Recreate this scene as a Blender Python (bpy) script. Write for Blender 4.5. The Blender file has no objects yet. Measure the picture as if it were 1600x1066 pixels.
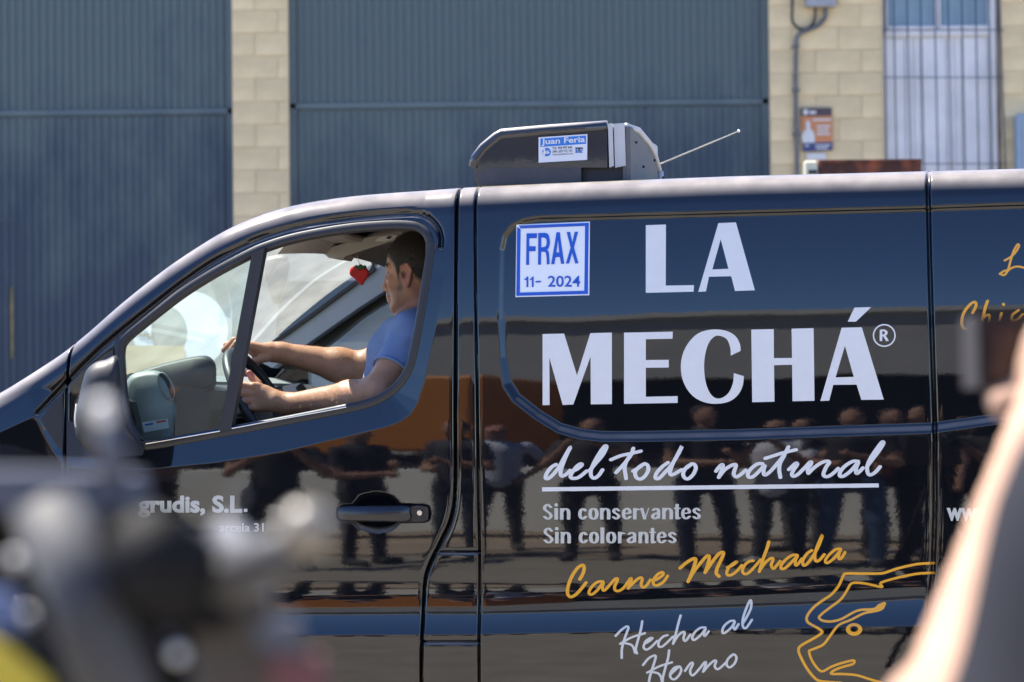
import bpy, math, random
import numpy as np
from mathutils import Matrix, Vector
from mathutils.geometry import tessellate_polygon

random.seed(7); rng = np.random.default_rng(7)
C = bpy.context.scene.collection
scn = bpy.context.scene
R = math.radians

# ------------------------------------------------------------------ camera
F = 4200.0                                   # focal length in photo pixels (1600 wide)
CAM = np.array([0.0, -7.0, 1.40])
PITCH, ROLL, YAW = R(1.46), R(0.6), R(11.0)  # YAW: how the van is turned to the picture
fw = np.array([0, math.cos(PITCH), math.sin(PITCH)])
up0 = np.array([0, -math.sin(PITCH), math.cos(PITCH)])
rt0 = np.array([1.0, 0, 0])
XC = rt0*math.cos(ROLL) - up0*math.sin(ROLL)
YC = rt0*math.sin(ROLL) + up0*math.cos(ROLL)
cd = bpy.data.cameras.new('camera'); cam = bpy.data.objects.new('camera', cd); C.objects.link(cam)
M = Matrix.Identity(4)
for i in range(3):
    M[i][0] = XC[i]; M[i][1] = YC[i]; M[i][2] = -fw[i]; M[i][3] = CAM[i]
cam.matrix_world = M
cd.sensor_width = 36; cd.lens = F/1600*36; cd.clip_start = 0.1; cd.clip_end = 2000
cd.dof.use_dof = True; cd.dof.focus_distance = 7.08; cd.dof.aperture_fstop = 5.6
scn.camera = cam

# ------------------------------------------------------------------ sky, sun, exposure
SUN_EL, SUN_AZ = R(59), R(34)                # azimuth: from the left, turned this much behind the van
sdir = np.array([-math.cos(SUN_EL)*math.cos(SUN_AZ), math.cos(SUN_EL)*math.sin(SUN_AZ), math.sin(SUN_EL)])
w = bpy.data.worlds.new('World'); scn.world = w; w.use_nodes = True
nt = w.node_tree
sky = nt.nodes.new('ShaderNodeTexSky'); sky.sky_type = 'NISHITA'; sky.sun_disc = False
sky.sun_elevation = SUN_EL; sky.sun_rotation = math.atan2(sdir[0], sdir[1])
sky.altitude = 3000; sky.air_density = 1.0; sky.dust_density = 0.0; sky.ozone_density = 5.0
hs_ = nt.nodes.new('ShaderNodeHueSaturation'); hs_.inputs['Saturation'].default_value = 1.10; hs_.inputs['Hue'].default_value = .507
nt.links.new(sky.outputs[0], hs_.inputs['Color']); nt.links.new(hs_.outputs[0], nt.nodes['Background'].inputs[0])
nt.nodes['Background'].inputs[1].default_value = 0.115
sl = bpy.data.lights.new('sun', 'SUN'); sl.energy = 5.0; sl.angle = R(0.5); sl.color = (1.0, 0.94, 0.84)
so = bpy.data.objects.new('sun', sl); C.objects.link(so)
so.rotation_euler = Vector(tuple(-sdir)).to_track_quat('-Z', 'Y').to_euler()
so.location = (-10, 0, 20)
scn.view_settings.view_transform = 'Standard'; scn.view_settings.look = 'None'
scn.view_settings.exposure = 1.8; scn.view_settings.gamma = 1.0
scn.view_settings.use_curve_mapping = False
scn.cycles.use_denoising = True
scn.cycles.max_bounces = 10; scn.cycles.transparent_max_bounces = 16
scn.cycles.caustics_reflective = False; scn.cycles.caustics_refractive = False

# ------------------------------------------------------------------ pixel <-> place
ux = np.array([math.cos(YAW), -math.sin(YAW), 0]); uy = np.array([math.sin(YAW), math.cos(YAW), 0])
def ray(px, py):
    px = np.asarray(px, float); py = np.asarray(py, float)
    return XC*((px-800)/F)[..., None] + YC*((533-py)/F)[..., None] + fw
def tolocal(v):
    v = np.asarray(v, float)
    return np.stack([v@ux, v@uy, v[..., 2]], -1)
CAML = tolocal(CAM)
def L(px, py, yl):
    """point on the plane y'=yl of the van's own frame"""
    d = tolocal(ray(px, py)); t = (np.asarray(yl)-CAML[1])/d[..., 1]
    return CAML + d*t[..., None]
def WY(px, py, Y):
    d = ray(px, py); t = (Y-CAM[1])/d[..., 1]
    return CAM + d*np.asarray(t)[..., None]
def LX(p): p = np.asarray(p, float); return L(p[..., 0], p[..., 1], np.zeros(p.shape[:-1]))

# ------------------------------------------------------------------ objects, materials
ORIG = {}
def put(o, parent, origin, rotz=0.0):
    C.objects.link(o)
    if parent is not None: o.parent = parent
    return o
def thing(name, label, cat, loc=(0, 0, 0), van=False, group=None, kind=None):
    o = bpy.data.objects.new(name, None); C.objects.link(o); o.empty_display_size = .2
    loc = np.asarray(loc, float)
    place(o, loc, van)
    o['label'] = label; o['category'] = cat
    if group: o['group'] = group
    if kind: o['kind'] = kind
    return o
def place(o, loc, van):
    loc = np.asarray(loc, float)
    if van:
        wv = ux*loc[0] + uy*loc[1]; o.location = (wv[0], wv[1], loc[2]); o.rotation_euler = (0, 0, -YAW)
    else: o.location = tuple(loc)
    ORIG[o] = loc
def origin_of(p):
    while p is not None:
        if p in ORIG: return ORIG[p]
        p = p.parent
    return np.zeros(3)
def mesh(name, verts, faces, m, parent=None, smooth=False, van=False, loc=None, col=None):
    me = bpy.data.meshes.new(name)
    verts = np.asarray(verts, float).reshape(-1, 3)
    o0 = origin_of(parent) if parent is not None else (np.zeros(3) if loc is None else np.asarray(loc, float))
    v = verts - o0
    if isinstance(faces, np.ndarray):
        n = len(faces); k = faces.shape[1]
        me.vertices.add(len(v)); me.vertices.foreach_set('co', v.astype(np.float32).ravel())
        me.loops.add(n*k); me.loops.foreach_set('vertex_index', faces.astype(np.int32).ravel())
        me.polygons.add(n); me.polygons.foreach_set('loop_start', np.arange(n, dtype=np.int32)*k)
        me.polygons.foreach_set('loop_total', np.full(n, k, np.int32))
        me.update(calc_edges=True); me.validate()
    else:
        me.from_pydata([tuple(x) for x in v], [], faces)
    if smooth: me.polygons.foreach_set('use_smooth', [True]*len(me.polygons))
    if m is not None: me.materials.append(m)
    if col is not None:
        a = me.color_attributes.new('Col', 'FLOAT_COLOR', 'POINT')
        a.data.foreach_set('color', np.concatenate([col, np.ones((len(col), 1))], 1).astype(np.float32).ravel())
    o = bpy.data.objects.new(name, me); C.objects.link(o)
    if parent is not None: o.parent = parent
    else: place(o, o0, van)
    return o
def tag(o, label, cat, group=None, kind=None):
    if label: o['label'] = label
    if cat: o['category'] = cat
    if group: o['group'] = group
    if kind: o['kind'] = kind
    return o

def mat(name, col, rough=.5, metal=0., spec=.5, var=0., vscale=8., bump=0., bscale=60., emit=None, attr=False, coat=0., rnd=0.):
    m = bpy.data.materials.new(name); m.use_nodes = True
    n = m.node_tree.nodes; l = m.node_tree.links; b = n['Principled BSDF']
    b.inputs['Base Color'].default_value = (*col, 1); b.inputs['Roughness'].default_value = rough
    b.inputs['Metallic'].default_value = metal; b.inputs['Specular IOR Level'].default_value = spec
    b.inputs['Coat Weight'].default_value = coat
    src = None
    tc = n.new('ShaderNodeTexCoord')
    if attr:
        a = n.new('ShaderNodeVertexColor'); a.layer_name = 'Col'; src = a.outputs[0]
    if var:
        t = n.new('ShaderNodeTexNoise'); t.inputs['Scale'].default_value = vscale; t.inputs['Detail'].default_value = 6
        l.new(tc.outputs['Object'], t.inputs['Vector'])
        mr = n.new('ShaderNodeMapRange'); mr.inputs[1].default_value = .3; mr.inputs[2].default_value = .7
        mr.inputs[3].default_value = 1-var; mr.inputs[4].default_value = 1+var*.6
        l.new(t.outputs['Fac'], mr.inputs[0])
        vm = n.new('ShaderNodeVectorMath'); vm.operation = 'SCALE'
        if src: l.new(src, vm.inputs[0])
        else: vm.inputs[0].default_value = col
        l.new(mr.outputs[0], vm.inputs['Scale']); src = vm.outputs[0]
    if rnd:
        oi = n.new('ShaderNodeObjectInfo'); mr = n.new('ShaderNodeMapRange')
        mr.inputs[3].default_value = 1-rnd; mr.inputs[4].default_value = 1+rnd
        l.new(oi.outputs['Random'], mr.inputs[0])
        vm = n.new('ShaderNodeVectorMath'); vm.operation = 'SCALE'
        if src: l.new(src, vm.inputs[0])
        else: vm.inputs[0].default_value = col
        l.new(mr.outputs[0], vm.inputs['Scale']); src = vm.outputs[0]
    if src: l.new(src, b.inputs['Base Color'])
    if bump:
        t = n.new('ShaderNodeTexNoise'); t.inputs['Scale'].default_value = bscale; t.inputs['Detail'].default_value = 5
        l.new(tc.outputs['Object'], t.inputs['Vector'])
        bp = n.new('ShaderNodeBump'); bp.inputs['Strength'].default_value = bump; bp.inputs['Distance'].default_value = .005
        l.new(t.outputs['Fac'], bp.inputs['Height']); l.new(bp.outputs[0], b.inputs['Normal'])
    return m

def paint(name, base=(.0045, .005, .007), wob=.0005, veil=.30):
    """glossy black lacquer: slight orange peel, paler where it faces up"""
    m = bpy.data.materials.new(name); m.use_nodes = True
    n = m.node_tree.nodes; l = m.node_tree.links; b = n['Principled BSDF']
    b.inputs['Roughness'].default_value = .025; b.inputs['Specular IOR Level'].default_value = .72
    tc = n.new('ShaderNodeTexCoord'); g = n.new('ShaderNodeNewGeometry')
    t = n.new('ShaderNodeTexNoise'); t.inputs['Scale'].default_value = 170; t.inputs['Detail'].default_value = 2
    l.new(tc.outputs['Object'], t.inputs['Vector'])
    s = n.new('ShaderNodeVectorMath'); s.operation = 'SUBTRACT'; s.inputs[1].default_value = (.5, .5, .5)
    l.new(t.outputs['Color'], s.inputs[0])
    k = n.new('ShaderNodeVectorMath'); k.operation = 'SCALE'; k.inputs['Scale'].default_value = wob*6
    l.new(s.outputs[0], k.inputs[0])
    t2 = n.new('ShaderNodeTexNoise'); t2.inputs['Scale'].default_value = 5; t2.inputs['Detail'].default_value = 2
    l.new(tc.outputs['Object'], t2.inputs['Vector'])
    s2 = n.new('ShaderNodeVectorMath'); s2.operation = 'SUBTRACT'; s2.inputs[1].default_value = (.5, .5, .5)
    l.new(t2.outputs['Color'], s2.inputs[0])
    k2 = n.new('ShaderNodeVectorMath'); k2.operation = 'SCALE'; k2.inputs['Scale'].default_value = .006
    l.new(s2.outputs[0], k2.inputs[0])
    a = n.new('ShaderNodeVectorMath'); a.operation = 'ADD'; l.new(k.outputs[0], a.inputs[0]); l.new(k2.outputs[0], a.inputs[1])
    a2 = n.new('ShaderNodeVectorMath'); a2.operation = 'ADD'; l.new(g.outputs['Normal'], a2.inputs[0]); l.new(a.outputs[0], a2.inputs[1])
    nn = n.new('ShaderNodeVectorMath'); nn.operation = 'NORMALIZE'; l.new(a2.outputs[0], nn.inputs[0])
    l.new(nn.outputs[0], b.inputs['Normal'])
    # paler and rougher on faces that look up
    sp = n.new('ShaderNodeSeparateXYZ'); l.new(g.outputs['Normal'], sp.inputs[0])
    mr = n.new('ShaderNodeMapRange'); mr.inputs[1].default_value = .36; mr.inputs[2].default_value = .75
    mr.inputs[3].default_value = 0; mr.inputs[4].default_value = 1; l.new(sp.outputs['Z'], mr.inputs[0])
    t3 = n.new('ShaderNodeTexNoise'); t3.inputs['Scale'].default_value = 14; t3.inputs['Detail'].default_value = 8
    l.new(tc.outputs['Object'], t3.inputs['Vector'])
    mr3 = n.new('ShaderNodeMapRange'); mr3.inputs[1].default_value = .3; mr3.inputs[2].default_value = .7
    mr3.inputs[3].default_value = .65; mr3.inputs[4].default_value = 1; l.new(t3.outputs['Fac'], mr3.inputs[0])
    mu = n.new('ShaderNodeMath'); mu.operation = 'MULTIPLY'; l.new(mr.outputs[0], mu.inputs[0]); l.new(mr3.outputs[0], mu.inputs[1])
    mx = n.new('ShaderNodeMix'); mx.data_type = 'RGBA'
    mx.inputs['A'].default_value = (*base, 1); mx.inputs['B'].default_value = (veil, veil*.88, veil*.76, 1)
    l.new(mu.outputs[0], mx.inputs['Factor']); l.new(mx.outputs['Result'], b.inputs['Base Color'])
    rr = n.new('ShaderNodeMapRange'); rr.inputs[3].default_value = .02; rr.inputs[4].default_value = .16
    l.new(mu.outputs[0], rr.inputs[0]); l.new(rr.outputs[0], b.inputs['Roughness'])
    return m

def glass(name, veil=.1, tint=(.86, .93, .9), veilcol=(.75, .78, .70)):
    m = bpy.data.materials.new(name); m.use_nodes = True
    n = m.node_tree.nodes; l = m.node_tree.links
    for x in list(n):
        if x.type == 'BSDF_PRINCIPLED': n.remove(x)
    out = n['Material Output']
    tr = n.new('ShaderNodeBsdfTransparent'); tr.inputs[0].default_value = (*tint, 1)
    gl = n.new('ShaderNodeBsdfGlossy'); gl.inputs['Roughness'].default_value = 0.0
    fr = n.new('ShaderNodeFresnel'); fr.inputs[0].default_value = 1.5
    m1 = n.new('ShaderNodeMixShader'); l.new(fr.outputs[0], m1.inputs[0]); l.new(tr.outputs[0], m1.inputs[1]); l.new(gl.outputs[0], m1.inputs[2])
    df = n.new('ShaderNodeBsdfDiffuse'); df.inputs[0].default_value = (*veilcol, 1)  # pale scattering veil over the clear pane
    tl = n.new('ShaderNodeBsdfTranslucent'); tl.inputs[0].default_value = (*veilcol, 1)
    m2 = n.new('ShaderNodeMixShader'); m2.inputs[0].default_value = .5; l.new(df.outputs[0], m2.inputs[1]); l.new(tl.outputs[0], m2.inputs[2])
    m3 = n.new('ShaderNodeMixShader')
    tc = n.new('ShaderNodeTexCoord'); t = n.new('ShaderNodeTexNoise'); t.inputs['Scale'].default_value = 6; t.inputs['Detail'].default_value = 9
    mp = n.new('ShaderNodeMapping'); mp.inputs['Scale'].default_value = (1, 1, 3); mp.inputs['Rotation'].default_value = (0, .5, 0)
    l.new(tc.outputs['Object'], mp.inputs[0]); l.new(mp.outputs[0], t.inputs['Vector'])
    mr = n.new('ShaderNodeMapRange'); mr.inputs[1].default_value = .3; mr.inputs[2].default_value = .7
    mr.inputs[3].default_value = veil*.8; mr.inputs[4].default_value = veil*1.25
    l.new(t.outputs['Fac'], mr.inputs[0]); l.new(mr.outputs[0], m3.inputs[0])
    l.new(m1.outputs[0], m3.inputs[1]); l.new(m2.outputs[0], m3.inputs[2]); l.new(m3.outputs[0], out.inputs[0])
    return m

PAINT = paint('black_lacquer')
RUBBER = mat('black_rubber', (.012, .012, .013), .45, var=.3, vscale=40)
SATIN = mat('satin_black_plastic', (.016, .016, .019), .5, var=.15, vscale=60, bump=.1, bscale=900)
TRIM = mat('grey_trim', (.20, .21, .215), .6, var=.1, vscale=20, bump=.1, bscale=500)
LINER = mat('headliner_cloth', (.38, .36, .31), .9, var=.08, vscale=30, bump=.3, bscale=700)
DASH = mat('dark_dash', (.024, .027, .028), .55, var=.2, vscale=25, bump=.2, bscale=600)
DASHL = mat('grey_dash', (.22, .24, .235), .5, var=.12, vscale=25, bump=.15, bscale=600)
WHITEV = mat('white_vinyl', (.70, .70, .70), .16, var=.03, vscale=30)
ORANGEV = mat('orange_vinyl', (.78, .36, .02), .2, var=.06, vscale=20)
BLUEV = mat('blue_print', (.012, .09, .52), .3, var=.04, vscale=40)
INKV = mat('black_print', (.02, .02, .03), .4, var=.1, vscale=40)
REDV = mat('red_print', (.6, .06, .05), .4, var=.05, vscale=40)
CHROME = mat('bright_metal', (.7, .7, .7), .18, 1.0, var=.1, vscale=50)

# ------------------------------------------------------------------ builders
def boxv(x0, x1, y0, y1, z0, z1):
    v = [(x, y, z) for x in (x0, x1) for y in (y0, y1) for z in (z0, z1)]
    f = [(0, 1, 3, 2), (4, 6, 7, 5), (0, 4, 5, 1), (2, 3, 7, 6), (0, 2, 6, 4), (1, 5, 7, 3)]
    return v, f
def join(parts):
    V, Fc, k = [], [], 0
    for v, f in parts:
        v = np.asarray(v, float).reshape(-1, 3); V.append(v); Fc += [tuple(int(i)+k for i in q) for q in f]; k += len(v)
    return np.concatenate(V), Fc
def rbox(x0, x1, y0, y1, z0, z1, r=.01):
    """box with chamfered edges"""
    cx, cy, cz = (x0+x1)/2, (y0+y1)/2, (z0+z1)/2; hx, hy, hz = (x1-x0)/2, (y1-y0)/2, (z1-z0)/2
    r = min(r, hx*.9, hy*.9, hz*.9); V = []; idx = {}
    for sx in (-1, 1):
        for sy in (-1, 1):
            for sz in (-1, 1):
                for k in range(3):
                    p = [hx-r, hy-r, hz-r]; p[k] += r
                    idx[sx, sy, sz, k] = len(V); V.append((cx+sx*p[0], cy+sy*p[1], cz+sz*p[2]))
    Fc = []
    for a in range(3):
        b, c = (a+1) % 3, (a+2) % 3
        for s in (-1, 1):
            q = []
            for sb, sc in ((-1, -1), (1, -1), (1, 1), (-1, 1)):
                t = [0, 0, 0]; t[a] = s; t[b] = sb; t[c] = sc; q.append(idx[t[0], t[1], t[2], a])
            Fc.append(tuple(q if s > 0 else q[::-1]))
        for sb in (-1, 1):
            for sc in (-1, 1):
                q = []
                for sa, k in ((-1, b), (1, b), (1, c), (-1, c)):
                    t = [0, 0, 0]; t[a] = sa; t[b] = sb; t[c] = sc; q.append(idx[t[0], t[1], t[2], k])
                Fc.append(tuple(q if sb*sc > 0 else q[::-1]))
    for sx in (-1, 1):
        for sy in (-1, 1):
            for sz in (-1, 1):
                q = [idx[sx, sy, sz, k] for k in range(3)]; Fc.append(tuple(q if sx*sy*sz > 0 else q[::-1]))
    return V, Fc
def tube(pts, r, n=10, cap=True):
    pts = np.asarray(pts, float); m = len(pts); rs = np.broadcast_to(np.asarray(r, float), (m,))
    T = np.gradient(pts, axis=0); T /= np.linalg.norm(T, axis=1)[:, None]+1e-12
    ref = np.array([0, 0, 1.0]) if abs(T[0][2]) < .9 else np.array([0, 1.0, 0])
    V = []
    N = np.cross(T[0], ref); N /= np.linalg.norm(N)
    for i in range(m):
        N = N - T[i]*(N@T[i]); N /= np.linalg.norm(N); B = np.cross(T[i], N)
        for k in range(n):
            a = 2*math.pi*k/n; V.append(pts[i]+rs[i]*(math.cos(a)*N+math.sin(a)*B))
    Fc = [(i*n+k, i*n+(k+1) % n, (i+1)*n+(k+1) % n, (i+1)*n+k) for i in range(m-1) for k in range(n)]
    if cap: Fc += [tuple(range(n))[::-1], tuple(range((m-1)*n, m*n))]
    return V, Fc
def ball(c, r, n=14, m=9):
    r = np.broadcast_to(np.asarray(r, float), (3,)); V = []; Fc = []
    for i in range(m+1):
        th = math.pi*i/m
        for k in range(n):
            ph = 2*math.pi*k/n
            V.append((c[0]+r[0]*math.sin(th)*math.cos(ph), c[1]+r[1]*math.sin(th)*math.sin(ph), c[2]+r[2]*math.cos(th)))
    for i in range(m):
        for k in range(n): Fc.append((i*n+k, (i+1)*n+k, (i+1)*n+(k+1) % n, i*n+(k+1) % n))
    return V, Fc
def prism(front, depth):
    """front: Nx3 outline (any winding), depth: vector added for the back"""
    f = np.asarray(front, float); n = len(f); V = np.concatenate([f, f+np.asarray(depth, float)])
    tr = tessellate_polygon([[Vector(tuple(p)) for p in f]])
    Fc = [tuple(t) for t in tr]+[tuple(i+n for i in t[::-1]) for t in tr]
    Fc += [(i, (i+1) % n, n+(i+1) % n, n+i) for i in range(n)]
    return V, Fc
def vprism(pxs, y0, y1):
    """outline given where it appears on the plane y'=y0 of the van frame, extruded to y1"""
    p = np.asarray(pxs, float); f = L(p[:, 0], p[:, 1], np.full(len(p), y0)); return prism(f, (0, y1-y0, 0))
def wprism(pxs, Y0, Y1):
    p = np.asarray(pxs, float); f = WY(p[:, 0], p[:, 1], np.full(len(p), Y0)); return prism(f, (0, Y1-Y0, 0))
def cr(pts, n=6, closed=False):
    """Catmull-Rom"""
    p = np.asarray(pts, float)
    q = np.concatenate([p[-1:], p, p[:2]]) if closed else np.concatenate([2*p[:1]-p[1:2], p, 2*p[-1:]-p[-2:-1]])
    out = []
    for i in range(1, len(q)-2):
        for t in np.arange(n)/n:
            a, b, c, d = q[i-1:i+3]
            out.append(.5*((2*b)+(c-a)*t+(2*a-5*b+4*c-d)*t*t+(3*b-a-3*c+d)*t**3))
    if not closed: out.append(p[-1])
    return np.array(out)

# ------------------------------------------------------------------ the van's skin
def pxc(pts): return LX(pts)[:, [0, 2]]      # outline in the picture -> (x', z) on the side plane
prof_z = np.array([.2, .55, .70, .80, .83, .94, .96, 1.05, 1.2, 1.35, 1.5, 1.65, 1.8, 1.95, 2.1])
prof_d = np.array([-4, -1.6, -1., -.5, 0., 0., -1.5, -1.0, -.1, .7, 1.7, 3.0, 5.5, 8., 9.])
zz = np.linspace(.2, 2.1, 400); _ins = np.cumsum(np.tan(np.radians(np.interp(zz, prof_z, prof_d))))*(zz[1]-zz[0])
_ins -= np.interp(1.2, zz, _ins)
def base_inset(z): return np.interp(z, zz, _ins)
def px_on_base(pts):
    p = np.asarray(pts, float); q = L(p[:, 0], p[:, 1], np.zeros(len(p)))
    for _ in range(4): q = L(p[:, 0], p[:, 1], base_inset(q[:, 2]))
    return q[:, [0, 2]]
def dpoly(x, z, pts, closed=False):
    """distance to polyline"""
    d = np.full(x.shape, 1e9); n = len(pts)
    for i in range(n if closed else n-1):
        a, b = pts[i], pts[(i+1) % n]; v = b-a; w_ = v@v+1e-12
        lo = np.minimum(a, b)-.06; hi = np.maximum(a, b)+.06
        t = np.clip(((x-a[0])*v[0]+(z-a[1])*v[1])/w_, 0, 1)
        d = np.minimum(d, np.hypot(x-a[0]-t*v[0], z-a[1]-t*v[1]))
    return d
def inside(x, z, pts):
    c = np.zeros(x.shape, bool); n = len(pts)
    for i in range(n):
        a, b = pts[i], pts[(i+1) % n]
        with np.errstate(divide='ignore', invalid='ignore'):
            c ^= ((a[1] > z) != (b[1] > z)) & (x < (b[0]-a[0])*(z-a[1])/(b[1]-a[1]+1e-15)+a[0])
    return c
ss = lambda t: (lambda u: u*u*(3-2*u))(np.clip(t, 0, 1))

SIL = [(-440, 1000), (-420, 900), (-360, 815), (-250, 738), (-130, 676), (0, 612), (50, 581), (100, 548), (140, 515), (180, 479), (220, 446), (260, 415),
       (300, 388), (340, 363), (370, 348), (400, 335.5), (430, 326), (460, 318.5), (500, 311.5), (540, 306), (580, 302), (620, 299), (660, 296.3), (700, 294), (745, 291), (850, 286),
       (1000, 280), (1140, 274.5), (1300, 270.5), (1450, 266.5), (1600, 262.5)]
RC = .075
_q = np.array(SIL, float); _s = L(_q[:, 0], _q[:, 1], np.full(len(_q), RC+.02))
for _ in range(3): _s = L(_q[:, 0], _q[:, 1], RC*.8+base_inset(_s[:, 2]-RC))
SX, SZ = _s[:, 0], _s[:, 2]
SX = np.append(SX, [2.9, 3.0]); SZ = np.append(SZ, [SZ[-1]+.01, SZ[-1]-.1])
_fx = np.linspace(SX[0], SX[-1], 3000); _fz = np.interp(_fx, SX, SZ)
_k = np.hanning(61); _k /= _k.sum(); _fz = np.convolve(np.pad(_fz, 30, mode='edge'), _k, 'valid')
def ztop(x): return np.interp(x, _fx, _fz)

WIN = [(186.5, 546), (196, 530), (231, 501), (270, 470.5), (303, 448), (345, 423), (394, 398), (413, 390), (440, 381), (470, 373.5), (510, 366), (552, 360), (590, 357), (616, 356), (640, 357), (652, 360.5),
       (661, 368), (666, 382), (665, 400), (659, 440), (648, 508), (637, 562), (631, 578), (622, 592), (612, 603), (602, 611), (588, 619), (570, 626), (540, 633), (450, 651), (360, 668), (300, 679), (228, 691), (213, 684), (199, 662), (192, 633), (187, 580)]
WINp = px_on_base(WIN)
BELT = px_on_base([(-460, 800), (-200, 740), (0, 677), (54, 652), (64, 676), (80, 706), (101, 731), (140, 734), (230, 735), (340, 724), (438, 708), (552, 681), (605, 668), (628, 659), (643, 648), (655, 628), (666, 590), (675, 545), (686, 487), (697, 430), (703, 380), (706, 300), (700, 150), (-460, 150)])
GUT = px_on_base(cr([(58, 645), (99, 600), (158, 541), (231, 481), (303, 426), (374, 384), (445, 358), (516, 344), (588, 335.5), (641, 333.5), (666, 339), (682, 354), (688, 369), (688, 385)], 4))
TRI = px_on_base([(101, 608), (99, 735)])
S1 = px_on_base(cr([(713, 270), (713, 320), (712, 480), (711, 650), (711, 765), (704, 812), (688, 848), (670, 886), (663, 920), (661, 1000), (660, 1066), (660, 1500)], 5))
S2 = px_on_base([(742, 270), (742, 330), (743, 480), (745, 600), (749, 860), (750, 1066), (752, 1500)])
S3 = px_on_base([(1450, 250), (1450, 300), (1452, 400), (1457, 560), (1461, 690), (1461, 800), (1458, 890), (1450, 960), (1440, 1066), (1430, 1500)])
SF = px_on_base([(104, 500), (104, 560), (101, 605), (100, 660), (101, 730), (104, 1066), (104, 1500)])
FL1 = px_on_base([(688, 863), (749, 863)]); FL2 = px_on_base([(662, 1003), (750, 1003)])
REC = px_on_base([(778, 430), (779, 390), (784, 366), (797, 350), (815, 341), (840, 336.5), (1000, 332), (1300, 324.5), (1450, 320.5), (1640, 314), (1640, 652), (1455, 678), (1300, 683), (1160, 688), (1000, 691), (940, 691), (905, 687), (870, 677), (835, 655), (800, 627), (785, 603), (779, 560), (777, 500)])
zh = px_on_base([(-400, 945), (0, 935), (400, 925), (660, 922), (750, 922), (870, 919), (1110, 909), (1330, 898), (1460, 886), (1640, 872)])
zl = px_on_base([(-400, 1010), (0, 1003), (400, 993), (745, 991), (1000, 986), (1300, 980), (1450, 977), (1640, 973)])
HCUP = px_on_base([(588, 800)])[0]
HR = px_on_base(cr([(527, 795), (535, 789), (552, 788), (562, 775), (590, 769), (616, 776), (626, 787), (662, 788), (672, 795), (672, 810), (662, 816), (625, 817), (615, 826), (590, 832), (562, 825), (552, 817), (535, 815), (527, 808)], 2, True))

def skin_inset(x, z, feats=True):
    s = base_inset(z)
    # sill ledge: below zh the body steps out, steeper and steeper down to the sharp line zl
    a = np.interp(x, zh[:, 0], zh[:, 1]); b = np.interp(x, zl[:, 0], zl[:, 1]); Hh = a-b
    t = np.clip(a-z, 0, Hh); k1, k2 = math.tan(R(1.2)), math.tan(R(12))
    s = s-(k1*t+(k2-k1)*t*t/(2*Hh))
    # shoulder round the side window
    ib = inside(x, z, BELT); d = dpoly(x, z, BELT[1:-2])
    s = s+np.where(ib, np.minimum(np.maximum(d-.003, 0)*.17, .013), 0)
    # pressed panel
    ir = inside(x, z, REC); d = dpoly(x, z, REC, True)
    s = s+np.where(ir, .011*ss((d-.001)/np.interp(z, [1.3, 1.7], [.028, .015])), 0)
    # gaps
    for pl, hw, dp in ((GUT, .0065, .016), (S1, .0042, .02), (S2, .0035, .012), (S3, .0055, .012), (SF, .0038, .018), (FL1, .0032, .015), (FL2, .0032, .015)):
        d = dpoly(x, z, pl)
        s = s+dp*np.exp(-(d/hw)**4)+.0004*np.exp(-(d/(hw*2.0))**2)
    # handle pocket
    ih = inside(x, z, HR); d = dpoly(x, z, HR, True)
    e = np.hypot((x-HCUP[0])/.068, (z-HCUP[1])/.058)
    s = s+np.where(ih, .004*ss(d/.004), 0)+np.where(ih & (e < 1), .024*np.sqrt(np.clip(1-e*e, 0, 1)), 0)
    s = s+.002*np.exp(-(d/.004)**2)*0
    # roof curve
    zt = ztop(x); u = zt-z
    arc = np.where(u < RC, RC-np.sqrt(np.clip(RC**2-(RC-np.clip(u, 0, RC))**2, 0, None)), 0)
    return s+arc
def SK(px, py, off=.0012):
    px = np.asarray(px, float); py = np.asarray(py, float)
    q = L(px, py, np.zeros(px.shape))
    for _ in range(5): q = L(px, py, skin_inset(q[..., 0], q[..., 2])-off)
    return q

van = thing('cargo_van', 'glossy black refrigerated cargo van with large white and orange lettering, its driver window open', 'van', (0, .95, 0), van=True)
xl, xr = px_on_base([(-30, 700)])[0][0], px_on_base([(1635, 700)])[0][0]
xs = np.concatenate([np.arange(SX[0]+.001, xl, .02), np.arange(xl, xr, .0025), np.arange(xr, 2.99, .03)])
NU = 500
rows = []
zlow = np.arange(.28, .62, .02)
ztx = ztop(xs)
lo0 = .62
X = []; Z = []; S = []
tt = np.linspace(0, 1, NU)
colz = []
for zz0 in zlow: colz.append(np.minimum(np.full(len(xs), zz0), ztx-RC-.03))
for t in tt: colz.append(np.minimum(lo0, ztx-RC-.02)+(np.maximum(ztx-RC, lo0+.0)-lo0)*t)
ph = np.radians(np.arange(6, 91, 6.0))
Zg = np.array(colz); Zg = np.concatenate([Zg, np.array([ztx-RC+RC*math.sin(p) for p in ph])])
Xg = np.broadcast_to(xs, Zg.shape).copy()
Sg = skin_inset(Xg, Zg)
narc = len(ph)
nr, nc = Zg.shape
V = np.stack([Xg, Sg, Zg], -1).reshape(-1, 3)
I = np.arange(nr*nc).reshape(nr, nc)
Q = np.stack([I[:-1, :-1], I[:-1, 1:], I[1:, 1:], I[1:, :-1]], -1).reshape(-1, 4)
cx = (Xg[:-1, :-1]+Xg[1:, 1:]).ravel()/2; cz = (Zg[:-1, :-1]+Zg[1:, 1:]).ravel()/2
def left_of(x, z, pl):
    o = np.argsort(pl[:, 1]); return x < np.interp(z, pl[o, 1], pl[o, 0])
hole = inside(cx, cz, WINp)
lab = np.full(len(cx), 5)
lab[left_of(cx, cz, S3)] = 4; lab[left_of(cx, cz, S2)] = 2; lab[left_of(cx, cz, S1)] = 1; lab[left_of(cx, cz, SF)] = 0
f1 = np.interp(cx, FL1[:, 0], FL1[:, 1]); f2 = np.interp(cx, FL2[:, 0], FL2[:, 1])
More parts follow.
